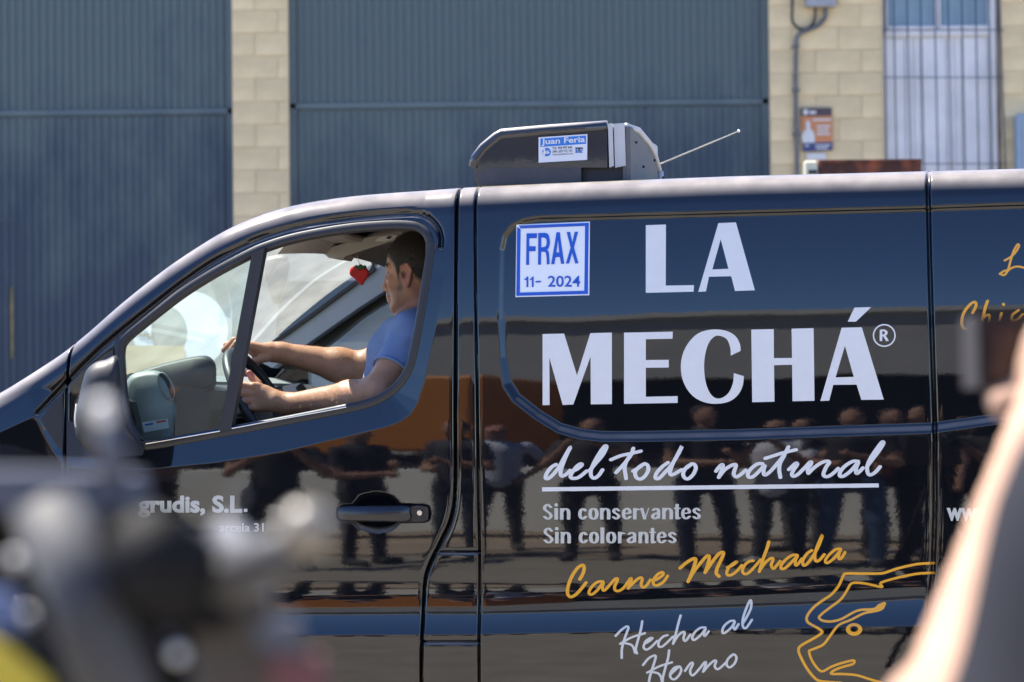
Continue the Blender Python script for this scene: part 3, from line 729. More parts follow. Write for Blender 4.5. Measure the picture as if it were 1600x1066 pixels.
for st in Hs+[[(385, 505), (430, 480), (465, 447), (430, 452), (387, 490), (372, 545), (400, 568), (450, 540), (512, 477)], [(620, 417), (575, 432), (532, 480), (527, 530), (560, 538), (610, 500), (678, 432)],
                 [(757, 212), (737, 280), (712, 380), (678, 508)], [(682, 498), (730, 422), (785, 382), (798, 402), (787, 450), (807, 478), (858, 412)],
                 [(1015, 337), (960, 342), (902, 390), (877, 440), (892, 468), (930, 448), (980, 400), (1020, 347), (1002, 390), (1007, 428), (1050, 377)],
                 [(1315, 267), (1270, 272), (1212, 320), (1192, 370), (1202, 398), (1240, 378), (1290, 330), (1325, 272), (1307, 320), (1322, 358), (1360, 302)],
                 [(1402, 300), (1450, 220), (1490, 130), (1488, 52), (1460, 92), (1422, 190), (1402, 270), (1407, 328), (1438, 343), (1500, 257)],
                 ]:
    k.stroke(rF(st), 1.95, 1.65)
k.build('lettering', SV, van, skm()); k = Ink()
for st in H2+[[(745, 742), (692, 757), (652, 810), (652, 858), (690, 878), (738, 838), (763, 780), (742, 747), (690, 790), (645, 832)],
                 [(802, 790), (850, 722), (878, 702), (883, 725), (857, 780), (862, 823), (890, 833), (950, 770), (1005, 702), (1020, 707), (992, 798)],
                 [(995, 795), (1050, 730), (1108, 682), (1127, 692), (1112, 740), (1140, 773), (1190, 740), (1238, 692)], [(1292, 627), (1247, 670), (1237, 728), (1270, 753), (1320, 710), (1338, 650), (1310, 617), (1270, 642)]]:
    k.stroke(rF(st), 1.95, 1.65)
k.build('lettering', SV, van, skm())
# bull's head outline
rG = reg(1230, 860, 5.175); k = Ink()
k.stroke(rG([(1185, 103), (1050, 112), (900, 145), (800, 178), (740, 188), (600, 188), (480, 188), (455, 203), (420, 280), (360, 355), (280, 410), (210, 465), (162, 530), (160, 570), (185, 595), (250, 630), (282, 657), (270, 677), (210, 715), (120, 765), (93, 795), (100, 840), (150, 940), (210, 1020), (260, 1055), (350, 1066), (440, 1072)]), 2.2, 2.0, smooth=4)
k.stroke(rG([(1185, 182), (1050, 190), (900, 220), (758, 262), (770, 294), (740, 293), (640, 270), (560, 262), (515, 272), (480, 330), (430, 400), (350, 460), (280, 515), (257, 545), (290, 570), (360, 575), (440, 555), (520, 510), (590, 482), (700, 475), (740, 447), (780, 428)]), 2.0, 1.9, smooth=4)
k.stroke(rG([(790, 432), (768, 470), (720, 490), (620, 510), (520, 560), (420, 602), (370, 660), (320, 730), (280, 770), (190, 807), (177, 822), (200, 890), (250, 960), (288, 978), (350, 945), (430, 915), (535, 890), (533, 918), (460, 940), (390, 965), (352, 998), (450, 1000), (560, 1010), (660, 1040), (760, 1070)]), 2.0, 1.9, smooth=4)
k.poly(rG([(620, 490), (700, 470), (745, 440), (790, 415), (802, 432), (780, 475), (720, 495)]))
t = np.linspace(0, 2*math.pi, 31)[:-1]
k.poly(rG([(541+66*math.cos(a), 640+51*math.sin(a)) for a in t]), [rG([(541+33*math.cos(a), 636+24*math.sin(a)) for a in t[::-1]])])
k.build('bull_emblem', ORANGEV, van, skm())
rH = reg(1480, 360, 6.267); k = Ink()
for st, a in (([(515, 425), (560, 397), (595, 385), (620, 300), (650, 205), (690, 137), (702, 158), (665, 220), (620, 262), (562, 296)], 1.8), ([(518, 428), (560, 438), (600, 390), (650, 362), (700, 355), (760, 368), (830, 372)], 1.9),
              ([(248, 808), (282, 740), (272, 702), (222, 728), (162, 810), (142, 900), (158, 953), (200, 963), (262, 905)], 2.3), ([(395, 692), (372, 760), (345, 880)], 2.4), ([(350, 860), (400, 825), (415, 845), (405, 900)], 1.9),
              ([(532, 812), (512, 880)], 2.2), ([(550, 722), (552, 728)], 2.4), ([(700, 782), (640, 828), (638, 880), (690, 870), (740, 820)], 2.0)):
    k.stroke(rH(st), a, a*.85)
k.build('lettering', ORANGEV, van, skm())
# plain bold lines
def fline(text, *a, m=WHITEV, parent=van, fmap=None, name='lettering', off=.0012, **kw):
    p, f = font_pts(text, *a, **kw); P = (fmap or skm())(p[:, 0], p[:, 1]); P = P.copy(); P[:, 1] -= off-.0012
    return mesh(name, P, f, m, parent)
GV = bpy.data.materials['grey_white_vinyl']
fline('grudis, S.L', 215.5, 799.8, 378.5, 24.5, m=GV, bold=.04)
k = Ink(); k.poly([(381, 795), (386.5, 795), (386.5, 800), (381, 800)]); k.build('lettering', GV, van, skm())
fline('arcela 31', 343, 830.5, 412, 13., m=GV, bold=.015)
fline('www.', 1479, 812.5, 1553, 27., m=GV, bold=.035)
# inspection sticker
rS = reg(800, 340, 8.2)
gu, gv = np.meshgrid(np.linspace(0, 1, 13), np.linspace(0, 1, 13))
gx = (56+(998-56)*gu)*(1-gv)+(45+(990-45)*gu)*gv; gy = (92-40*gu)*(1-gv)+(1020-24*gu)*gv
gi = np.arange(169).reshape(13, 13); gq = np.stack([gi[:-1, :-1], gi[:-1, 1:], gi[1:, 1:], gi[1:, :-1]], -1).reshape(-1, 4)
stk = mesh('sticker', SK(800+gx.ravel()/8.2, 340+gy.ravel()/8.2, .0015), gq, mat('sticker_white', (.80, .82, .84), .12, var=.02), van)
k = Ink(); k.poly(rS([(68, 106), (985, 69), (974, 981), (57, 1006)]), [rS([(112, 143), (102, 963), (928, 940), (938, 109)])])
k.poly(rS([(188, 205), (322, 203), (320, 265), (222, 268), (222, 370), (304, 370), (303, 432), (221, 433), (220, 608), (183, 608)]))
k.poly(rS([(338, 200), (378, 199), (372, 605), (335, 606)]))
k.poly(rS(list(cr([(374, 199), (430, 199), (468, 222), (485, 290), (484, 350), (470, 395), (450, 410)], 3))+list(cr([(452, 412), (470, 440), (478, 500), (483, 600)], 3))+[(448, 602)]+list(cr([(445, 520), (435, 455), (412, 440), (374, 441)], 3))+[(374, 382)]+list(cr([(410, 381), (437, 365), (446, 320), (440, 278), (415, 259), (374, 258)], 3))))
k.poly(rS([(503, 600), (572, 190), (613, 190), (670, 594), (630, 595), (615, 508), (560, 510), (545, 599)]), [rS([(570, 449), (590, 285), (607, 447)])])
k.poly(rS([(703, 188), (745, 186), (774, 320), (806, 185), (848, 184), (795, 385), (852, 588), (812, 590), (772, 452), (733, 590), (692, 592), (752, 387)]))
k.build('sticker_print', BLUEV, stk, skm(), .0030)
k = Ink()
for xa in (0, 68): k.poly(rS([(210+xa, 758-xa*.02), (210+xa, 892-xa*.02), (188+xa, 893-xa*.02), (188+xa, 800-xa*.02), (160+xa*1.03, 803), (160+xa*1.03, 788), (182+xa, 780), (193+xa, 758)]))
k.poly(rS([(303, 815), (372, 812), (372, 832), (303, 835)])); k.build('sticker_print', BLUEV, stk, skm(), .0030)
for tx, a, b, c, d in (('2024', 462, 876, 886, 142),):
    (p0, p1) = rS([(a, c), (b, c)]); fline(tx, p0[0], p0[1], p1[0], d/8.2*.97, m=BLUEV, parent=stk, name='sticker_print', off=.0030, bold=.012 if tx != '-' else .02)
# sticker on the cooling unit
um = lambda o_: (lambda x, y: L(x, y, np.full(np.shape(x), yf-o_)))
rU = reg(830, 200, 16.)
k = Ink(); k.poly(rU([(185, 237), (1405, 155), (1400, 798), (185, 870)])); us = k.build('unit_sticker', mat('unit_sticker_white', (.72, .74, .78), .2, var=.02), fr, um(.002))
k = Ink(); k.poly(rU([(228, 268), (1370, 190), (1370, 398), (228, 478)]))
t = np.linspace(0, 2*math.pi, 25)[:-1]
k.poly(rU([(385+108*math.cos(a), 605+108*math.sin(a)) for a in t]))
k.poly(rU([(1105, 505), (1130, 535), (1160, 545), (1160, 630), (1105, 630)])); k.poly(rU([(1225, 545), (1295, 535), (1295, 560), (1250, 575), (1300, 620), (1225, 625)]))
k.build('sticker_print', mat('sky_blue_print', (.03, .19, .62), .3, var=.03), us, um(.0026))
k = Ink(); k.poly(rU([(310, 480), (350, 480), (345, 720), (305, 720)])); k.poly(rU([(250, 622), (460, 600), (455, 640), (250, 652)])); k.poly(rU([(350, 585), (450, 560), (450, 580), (350, 610)]))
k.build('sticker_print', WHITEV, us, um(.0034))
k = Ink(); k.poly(rU([(1105, 492), (1292, 490), (1292, 522), (1215, 524), (1212, 625), (1180, 625), (1178, 525), (1107, 526)])); k.build('sticker_print', INKV, us, um(.0034))
def uline(tx, xa, ya, xb_, cap, m, bold=.0, rise=.058):
    (p0, p1) = rU([(xa, ya), (xb_, ya)]); fline(tx, p0[0], p0[1], p1[0], cap/16., m=m, parent=us, name='sticker_print', fmap=um(.0034), bold=bold, rise=rise)
uline('Juan Feria', 255, 412, 1345, 140, WHITEV, .022)
uline('TLF. 954 997 640', 525, 540, 1020, 60, INKV, .01); uline('24H. 629 712 141', 530, 625, 1022, 60, INKV, .01); uline('www.juanferia.com', 530, 690, 1040, 48, INKV, .0)

# ------------------------------------------------------------------ soft bodies: union of tapered capsules and ellipsoids, meshed with surface nets
def surfnets(f, org, h):
    s = f < 0; sh = f.shape
    cor = [(i, j, k_) for i in (0, 1) for j in (0, 1) for k_ in (0, 1)]
    sub = lambda a, c: a[c[0]:sh[0]-1+c[0], c[1]:sh[1]-1+c[1], c[2]:sh[2]-1+c[2]]
    cnt = sum(sub(s, c).astype(np.int8) for c in cor); act = (cnt > 0) & (cnt < 8)
    ai = np.argwhere(act); idx = np.full(act.shape, -1, np.int64); idx[act] = np.arange(len(ai))
    P = np.zeros((len(ai), 3)); n = np.zeros(len(ai))
    for c in cor:
        for ax in range(3):
            if c[ax]: continue
            c2 = list(c); c2[ax] = 1
            a = f[ai[:, 0]+c[0], ai[:, 1]+c[1], ai[:, 2]+c[2]]; b = f[ai[:, 0]+c2[0], ai[:, 1]+c2[1], ai[:, 2]+c2[2]]
            m = (a < 0) != (b < 0); t = np.where(m, a/(a-b+1e-20), 0)
            q = np.array(c, float)[None]+np.eye(3)[ax][None]*t[:, None]
            P[m] += q[m]; n[m] += 1
    P = (ai+P/n[:, None])*h+org
    Fs = []
    for ax in range(3):
        b_, c_ = (ax+1) % 3, (ax+2) % 3
        sl = [slice(1, -1)]*3; sl[ax] = slice(0, -1)
        sl2 = list(sl); sl2[ax] = slice(1, None)
        a = s[tuple(sl)]; b = s[tuple(sl2)]
        for flip, m in ((False, a & ~b), (True, ~a & b)):
            e = np.argwhere(m)
            if not len(e): continue
            off = np.array([1, 1, 1]); off[ax] = 0; e = e+off
            def g(db, dc):
                q = e.copy(); q[:, b_] += db; q[:, c_] += dc; return idx[q[:, 0], q[:, 1], q[:, 2]]
            q = np.stack([g(-1, -1), g(0, -1), g(0, 0), g(-1, 0)], -1)
            Fs.append(q[:, ::-1] if flip else q)
    return P, np.concatenate(Fs)
class Soft:
    def __init__(s, lo, hi, h):
        s.h = h; s.lo = np.array(lo, float); n = np.ceil((np.array(hi)-s.lo)/h).astype(int)+1
        s.f = np.full(n, 1.0, np.float32); s.d0 = np.full(n, 1.0, np.float32); s.c = np.zeros((*n, 3), np.float32); s.ax = [s.lo[i]+np.arange(n[i])*h for i in range(3)]
    def _win(s, lo, hi):
        sl = []
        for i in range(3):
            a = int(np.floor((lo[i]-s.lo[i])/s.h)); b = int(np.ceil((hi[i]-s.lo[i])/s.h))+1
            sl.append(slice(max(a, 0), max(min(b, s.f.shape[i]), 0)))
        G = [s.ax[i][sl[i]] for i in range(3)]
        return tuple(sl), G[0][:, None, None], G[1][None, :, None], G[2][None, None, :]
    def _mix(s, sl, d, k, col):
        if 0 in s.f[sl].shape: return
        f = s.f[sl]; h_ = np.clip(.5+.5*(f-d)/k, 0, 1); s.f[sl] = f*(1-h_)+d*h_-k*h_*(1-h_)
        if col is not None:
            m = d < s.d0[sl]; cc_ = s.c[sl]; cc_[m] = col
        s.d0[sl] = np.minimum(s.d0[sl], d)
    def cap(s, a, b, ra, rb=None, k=.008, col=None):
        rb = ra if rb is None else rb; a = np.array(a, float); b = np.array(b, float); R_ = max(ra, rb)+k+2*s.h
        sl, X_, Y_, Z_ = s._win(np.minimum(a, b)-R_, np.maximum(a, b)+R_); v = b-a
        t = np.clip(((X_-a[0])*v[0]+(Y_-a[1])*v[1]+(Z_-a[2])*v[2])/(v@v+1e-12), 0, 1)
        d = np.sqrt((X_-a[0]-t*v[0])**2+(Y_-a[1]-t*v[1])**2+(Z_-a[2]-t*v[2])**2)-(ra+(rb-ra)*t)
        s._mix(sl, d, k, col)
    def ell(s, c, r, k=.008, col=None, rot=None, cut=False):
        c = np.array(c, float); r = np.array(r, float); R_ = r.max()+k+2*s.h
        sl, X_, Y_, Z_ = s._win(c-R_, c+R_); X_ = X_-c[0]; Y_ = Y_-c[1]; Z_ = Z_-c[2]
        if rot is not None:
            X_, Y_, Z_ = [rot[i][0]*X_+rot[i][1]*Y_+rot[i][2]*Z_ for i in range(3)]
        q = np.sqrt((X_/r[0])**2+(Y_/r[1])**2+(Z_/r[2])**2); g = np.sqrt((X_/r[0]**2)**2+(Y_/r[1]**2)**2+(Z_/r[2]**2)**2)
        d = q*(q-1)/(g+1e-6)
        if cut:
            f = s.f[sl]; h_ = np.clip(.5-.5*(f+d)/k, 0, 1); s.f[sl] = f*(1-h_)-d*h_+k*h_*(1-h_)
        else: s._mix(sl, d, k, col)
    def mesh(s):
        P, Fc = surfnets(s.f, s.lo, s.h)
        i = np.clip(np.round((P-s.lo)/s.h).astype(int), 0, np.array(s.f.shape)-1)
        return P, Fc, s.c[i[:, 0], i[:, 1], i[:, 2]]

def skinmat(name, attr=True, col=(.36, .19, .12)):
    m = mat(name, col, .48, attr=attr, var=.10, vscale=45, bump=.12, bscale=260)
    b = m.node_tree.nodes['Principled BSDF']; b.inputs['Subsurface Weight'].default_value = .12
    b.inputs['Subsurface Radius'].default_value = (.012, .005, .003); b.inputs['Subsurface Scale'].default_value = .5
    return m
SKIN = skinmat('skin')
SKIN.node_tree.nodes['Principled BSDF'].inputs['Specular IOR Level'].default_value = .35
DENIM = mat('cloth_mixed', (.1, .1, .1), .85, attr=True, var=.15, vscale=30, bump=.2, bscale=300)

# ------------------------------------------------------------------ cab interior (children of the van)
IN = float(base_inset(1.6))
def vp(name, pxs, y0, y1, m, parent=van): return mesh(name, *vprism(pxs, y0, y1), m, parent)
# headliner, with console and lamp
def ceil_z(x): return ztop(x)-.05
def P(px, py, y): return L(float(px), float(py), y)
xc0, xc1 = P(450, 373, .15)[0], P(640, 405, 1.6)[0]
hl = []
xx = np.linspace(xc0-.02, xb, 12); yy = np.linspace(.115, VW-.12, 14)
zc_edge = P(600, 352, .115)[2]
G_ = np.array([[(x, y, zc_edge+.035*math.sin(math.pi*(y-.1)/1.7)-max(0, (xc0+.10-x))*.35-.03*(1 if i == 0 else 0)) for y in yy] for i, x in enumerate(xx)])
I = np.arange(12*14).reshape(12, 14); q = np.stack([I[:-1, :-1], I[1:, :-1], I[1:, 1:], I[:-1, 1:]], -1).reshape(-1, 4)
mesh('headliner', G_.reshape(-1, 3), q, LINER, van, smooth=True)
# windscreen header and near pillar lining
mesh('sun_visor', *rbox(*[P(488, 385, .45)[0], P(545, 385, .45)[0]], .22, .78, zc_edge-.012, zc_edge+.008, .008), LINER, van)
cz0 = P(520, 398, .95)
con = mesh('roof_console', *loft([[ (P(a, b, y)) for a, b in ((505, 396), (512, 388), (560, 374), (625, 362), (630, 366), (622, 374), (565, 392), (535, 402), (515, 404))] for y in (.62, .80)]), mat('console_plastic', (.42, .40, .35), .5, var=.06), van)
vp('map_lamp', [(585, 377), (592, 371), (612, 366.5), (621, 368), (618, 373), (600, 377.5)], .612, .625, mat('lamp_lens', (.75, .75, .72), .2, var=.05), con)
vp('lamp_switch', [(603, 373), (606, 369.5), (612, 369), (609, 373.5)], .606, .614, RUBBER, con)
vp('sensor_housing', [(515, 389), (538, 391), (541, 398), (536, 406), (519, 404)], .70, .80, LINER, con)
vp('sensor_window', [(524, 393), (534, 394), (533, 400.5), (524, 399.5)], .692, .702, DASH, con)
# far windscreen pillar, its seal and the far door frame
yfp = 1.70
APT = mat('pillar_lining', (.34, .37, .40), .45, var=.05, vscale=15)
def band(name, top, bot, y0, y1, m): return vp(name, list(top)+list(bot)[::-1], y0, y1, m)
band('far_pillar_lining', [(395, 560), (430, 535), (480, 499), (530, 462), (580, 425.5), (605, 409), (640, 392), (680, 380)], [(425, 575), (476, 540), (520, 509), (560, 481), (600, 455), (622, 443), (645, 436), (680, 425)], yfp, yfp+.07, APT)
band('far_windscreen_seal', [(392, 556), (428, 531.5), (478, 495.5), (528, 458.5), (577, 422.5), (581, 414), (578, 402), (583, 399), (587, 408), (586, 420)], [(396, 561), (431, 536), (481, 500), (531, 463), (580, 427), (584, 424), (586, 422), (586, 421), (586.5, 421), (586.5, 420.5)], yfp-.012, yfp+.02, RUBBER)
band('far_door_frame', [(425, 574), (476, 539.5), (520, 508.5), (560, 480.5), (600, 455.5), (622, 443.5), (645, 436.5)], [(455, 578), (500, 548), (530, 525), (560, 500), (590, 480), (622, 464), (645, 458)], yfp+.072, yfp+.12, RUBBER)
vp('far_door_lining', [(380, 600), (440, 597), (500, 608), (560, 603), (680, 590), (680, 760), (380, 760)], yfp+.02, yfp+.13, mat('door_card', (.30, .36, .42), .6, var=.1))
FG = glass('far_side_glass', .48, (.62, .70, .70), (.45, .53, .55))  # heavy diffuse veil stands in for sky mirrored in this pane
fw_ = WF; mesh('far_window', [(x, VW-.045, z) for x, z in WF[::1]], [tuple(range(len(WF)))], FG, van)
# dashboard: one cross-section drawn across the cab, hood over the instruments, vents
ds = [(150, 640), (170, 604), (192, 596), (215, 597), (250, 598), (285, 604), (318, 610), (330, 640), (322, 672), (316, 760), (150, 760)]
vp('dashboard', ds, .33, VW-.16, DASH)
vp('dash_top_pad', [(150, 622), (178, 594), (205, 583), (216, 584), (250, 594), (250, 599), (215, 598), (192, 597), (168, 606)], .30, VW-.18, DASHL)
nb = cr([(212, 592), (216, 581), (245, 571), (280, 562), (312, 556), (328, 558), (337, 570), (338, 590), (336, 604), (318, 612), (280, 620), (250, 630), (232, 620)], 3, True)
mesh('instrument_binnacle', *loft(outline_sections(nb, [.34, .355, .39, .55, .70, .72], [.86, .96, 1, 1, .96, .8], np.array([280, 592]))), DASH, van, smooth=True)
vent = cr([(196, 612), (200, 592), (212, 583), (235, 579), (252, 582), (264, 598), (271, 620), (276, 640), (272, 664), (266, 690), (214, 690), (202, 665)], 3, True)
vo = mesh('corner_vent_housing', *loft(outline_sections(vent, [.15, .16, .19, .27, .30], [.86, .95, 1, 1, .8], np.array([238, 640]))), DASHL, van, smooth=True)
t = np.linspace(0, 2*math.pi, 29)[:-1]
mesh('vent_ring', *tube([P(260+10*math.cos(a)+.35*22*math.sin(a), 604+21*math.sin(a), .150) for a in np.append(t, 0)], 0.003, 8, cap=False), TRIM, vo, smooth=True)
mesh('vent_opening', [P(260+10*math.cos(a)+.35*22*math.sin(a), 604+21*math.sin(a), .153) for a in t], [tuple(range(28))], RUBBER, vo)
sl_ = vp('label_sticker', [(222, 660), (262, 654), (264, 669), (225, 676)], .142, .1435, mat('label_white', (.6, .62, .6), .5, var=.05))
vp('label_stripe', [(226, 663), (239, 660.5), (239.5, 663.5), (227, 665.5)], .1405, .1415, BLUEV, sl_)
vp('label_stripe', [(244, 658.5), (259, 656), (259.5, 659), (245, 661.5)], .1405, .1415, REDV, sl_)
vp('dark_door_pocket', [(189, 620), (205, 628), (212, 655), (214, 690), (196, 684), (188, 650)], .06, .10, RUBBER)
vp('near_door_lining', [(190, 700), (228, 695), (360, 672), (600, 622), (700, 600), (700, 900), (190, 900)], .045, .075, DASH)
vp('centre_stack', [(425, 606), (452, 600), (478, 612), (492, 640), (500, 760), (420, 760)], 1.0, 1.25, DASH)
vp('centre_stack_panel', [(441, 604), (470, 598), (476, 612), (486, 640), (450, 640)], .985, 1.0, mat('pale_panel', (.6, .6, .56), .4, var=.05))
vp('cup_holder', [(462, 606), (470, 598), (482, 612), (490, 640), (478, 642)], .972, .984, RUBBER)
# steering wheel
wc = P(414, 640, .44); ang = R(60)
v1 = np.array([math.cos(ang), 0, -math.sin(ang)]); v2 = np.array([0, 1.0, 0]); vn = np.array([math.sin(ang), 0, math.cos(ang)])
rp = [wc+.185*(v1*math.cos(a)+v2*math.sin(a)) for a in np.linspace(0, 2*math.pi, 49)]
sw = mesh('steering_wheel', *tube(rp, .0155, 12, cap=False), RUBBER, van, smooth=True)
mesh('hub', *loft([[wc-vn*o_+s_*(v1*math.cos(a)*.075+v2*math.sin(a)*.085) for a in t] for o_, s_ in ((.06, .6), (.05, .95), (.02, 1.), (.005, .85), (-.002, .4))]), DASH, sw, smooth=True)
for a in (R(90), R(-90), R(0)):
    d_ = v1*math.cos(a)+v2*math.sin(a); e_ = np.cross(vn, d_)
    p0 = wc+d_*.06-vn*.025; p1 = wc+d_*.18
    V_ = [p0-e_*.03, p0+e_*.03, p1+e_*.018, p1-e_*.018]; mesh('spoke', *prism(V_, -vn*.014), DASH, sw)
mesh('column', *tube([wc-vn*.05, wc-vn*.34], [.045, .06], 14), DASH, sw, smooth=True)
mesh('stalk', *tube([wc-vn*.05, wc-vn*.06-v2*.14+v1*.0], [.006, .009], 8), RUBBER, sw)
# seat (mostly hidden behind the pillar)
vp('driver_seat', [(655, 520), (690, 500), (705, 540), (705, 700), (620, 760), (560, 760), (560, 720), (630, 700)], .22, .68, DASH)
vp('head_restraint', [(672, 400), (688, 395), (696, 430), (692, 470), (678, 470)], .34, .58, DASH)

# ------------------------------------------------------------------ driver
drv_o = P(620, 740, .45)
drv = thing('person', 'short-haired man in a blue polo shirt driving the van, both hands at the wheel', 'person', drv_o, van=True)
sk_ = (.44, .225, .125); sk2 = (.46, .22, .13); 
lo = P(335, 680, .0)*[1, 0, 1]+[-.24, .02, -.02]; hi = [P(735, 600, .3)[0], .86, zc_edge+.03]
S = Soft(lo, hi, .0032)
m_ = .001754
hc = P(641, 433, .45)                          # between the ears
def H_(f, u, c): return hc+np.array([-f, c, u])*.001
def he(f, u, c, rf, ru, rc, **kw): S.ell(H_(f, u, c), np.array([rf, rc, ru])*.001, **kw)
he(-20, 40, 0, 85, 86, 76, k=.01, col=sk_)
he(14, -28, 0, 46, 70, 58, k=.02, col=sk_)
S.cap(H_(-8, -40, -50), H_(36, -84, -16), .015, .014, k=.02, col=sk_); S.cap(H_(-8, -40, 50), H_(36, -84, 16), .015, .014, k=.02, col=sk_)
he(40, -84, 0, 17, 16, 22, k=.015, col=sk_)
S.cap(H_(57, 30, 0), H_(69, -24, 0), .007, .0105, k=.009, col=sk2); he(72, -29, 0, 9, 8, 10, k=.005, col=sk2)
for c in (-1, 1):
    he(62, -33, 12*c, 9, 7, 7, k=.005, col=sk2)
    S.cap(H_(58, 29, 9*c), H_(48, 27, 42*c), .0085, .007, k=.010, col=sk_)
    he(42, -14, 38*c, 17, 18, 17, k=.016, col=sk_)
    he(58, 8, 27*c, 11, 10, 15, k=.010, cut=True)
    he(46, 8, 27*c, 13.5, 12.5, 14, k=.004, col=(.22, .13, .09))
    S.cap(H_(63, 31, 8*c), H_(55, 31, 42*c), .0062, .0050, k=.003, col=(.03, .022, .018))
    # ear: shell with bowl
    ye = 72*c
    he(-6, 2, ye, 17, 30, 7, k=.006, col=(.42, .19, .13)); he(0, 3, ye+8*c, 8.5, 15, 8, k=.003, cut=True)
    S.cap(H_(6, 22, ye+3*c), H_(-10, 32, ye+5*c), .004, k=.003, col=(.42, .19, .13)); S.cap(H_(-10, 32, ye+5*c), H_(-21, 15, ye+6*c), .0045, k=.003, col=(.42, .19, .13)); S.cap(H_(-21, 15, ye+6*c), H_(-12, -16, ye+4*c), .0042, k=.003, col=(.42, .19, .13))
    he(-6, -24, ye+1*c, 8, 9, 5, k=.004, col=(.44, .2, .14)); he(8, 2, ye+2*c, 5, 7, 5, k=.004, col=sk_)
S.cap(H_(56, -54, -16), H_(60, -53, 0), .007, .0085, k=.006, col=(.34, .15, .11)); S.cap(H_(56, -54, 16), H_(60, -53, 0), .007, .0085, k=.006, col=(.34, .15, .11))
S.cap(H_(54, -65, -14), H_(57, -65, 0), .007, .0085, k=.006, col=(.36, .15, .11)); S.cap(H_(54, -65, 14), H_(57, -65, 0), .007, .0085, k=.006, col=(.36, .15, .11))
he(60, -42, 0, 8, 8, 16, k=.008, col=sk_)
S.cap(H_(-22, -30, 0), H_(-50, -160, 0), .058, .066, k=.02, col=(.40, .19, .12))
# trunk
sh1 = P(648, 528, .27); sh2 = P(640, 526, .66)
S.cap(P(655, 560, .40), P(640, 730, .42), .13, .14, k=.03, col=sk_); S.cap(P(655, 560, .52), P(640, 730, .50), .13, .14, k=.03, col=sk_)
S.cap(sh1, sh2, .062, .062, k=.03, col=sk_)
# near (left) arm
el1 = P(592, 614, .15); wr1 = P(452, 631, .27)
S.cap(sh1, el1+[.0, 0, .005], .058, .044, k=.02, col=sk_)
m1 = el1*.68+wr1*.32+[0, 0, -.003]
S.cap(el1, m1, .046, .044, k=.02, col=sk_); S.cap(m1, wr1, .044, .0275, k=.02, col=sk_)
S.cap(wr1, P(432, 627, .265), .0275, .030, k=.015, col=sk_)
# hand closed on the near rim
S.ell(P(412, 621, .262), [.038, .017, .033], k=.012, col=sk_); S.cap(P(430, 625, .262), P(400, 606, .262), .020, .016, k=.012, col=sk_); S.cap(P(430, 632, .262), P(404, 634, .265), .019, .015, k=.012, col=sk_)
kn = [(396, 604), (391, 614), (392, 626), (396, 636)]; tp = [(376, 601, .255), (373, 613.5, .252), (376, 626, .254), (385, 638, .258)]; fr_ = [.0105, .0108, .0102, .009]
for (a, b), (c, d, e), r_ in zip(kn, tp, fr_):
    S.cap(P(a+8, b, .258), P(a, b, .252), r_+.001, r_+.0015, k=.004, col=sk_); S.cap(P(a, b, .252), P(c, d, e), r_+.001, r_, k=.003, col=sk2)
    S.cap(P(c, d, e), P(c+4, d+3, e+.034), r_, r_*.9, k=.003, col=sk2); S.cap(P(c+4, d+3, e+.034), P(c+16, d+3, e+.042), r_*.9, r_*.8, k=.003, col=sk2)
S.cap(P(404, 600, .285), P(394, 590, .29), .011, .0105, k=.005, col=sk2); S.cap(P(394, 590, .29), P(389, 583, .285), .0105, .009, k=.003, col=(.5, .18, .14))
# far (right) arm
el2 = P(575, 576, .72); wr2 = P(440, 551, .66)
S.cap(sh2, el2+[.0, 0, 0], .056, .048, k=.02, col=sk_); m2 = el2*.66+wr2*.34+[0, 0, -.006]
S.cap(el2, m2, .048, .049, k=.02, col=sk_); S.cap(m2, wr2, .048, .028, k=.02, col=sk_); S.cap(wr2, P(425, 550, .655), .028, .030, k=.015, col=sk_)
S.ell(P(408, 549, .65), [.040, .024, .020], k=.012, col=sk_); S.cap(P(420, 548, .64), P(392, 541, .62), .018, .014, k=.012, col=sk_); S.cap(P(420, 550, .67), P(392, 546, .69), .018, .014, k=.012, col=sk_)
for (a, b, c), (d, e, f_), (g, h_, i_), r_ in (((390, 541, .615), (370, 536, .612), (356, 553, .612), .0100), ((389, 538, .64), (366, 532, .64), (350, 547, .64), .0105), ((390, 539, .665), (370, 533, .667), (353, 539, .667), .0100), ((393, 544, .69), (376, 546, .70), (364, 560, .70), .0088)):
    S.cap(P(a, b, c), P(d, e, f_), r_+.001, r_, k=.003, col=sk_); S.cap(P(d, e, f_), P(g, h_, i_), r_, r_*.85, k=.003, col=sk2)
S.cap(P(418, 559, .632), P(402, 563, .620), .0125, .011, k=.008, col=sk_); S.cap(P(402, 563, .620), P(390, 567, .612), .011, .0095, k=.003, col=(.44, .2, .15))
Pv, Fv, Cv = S.mesh()
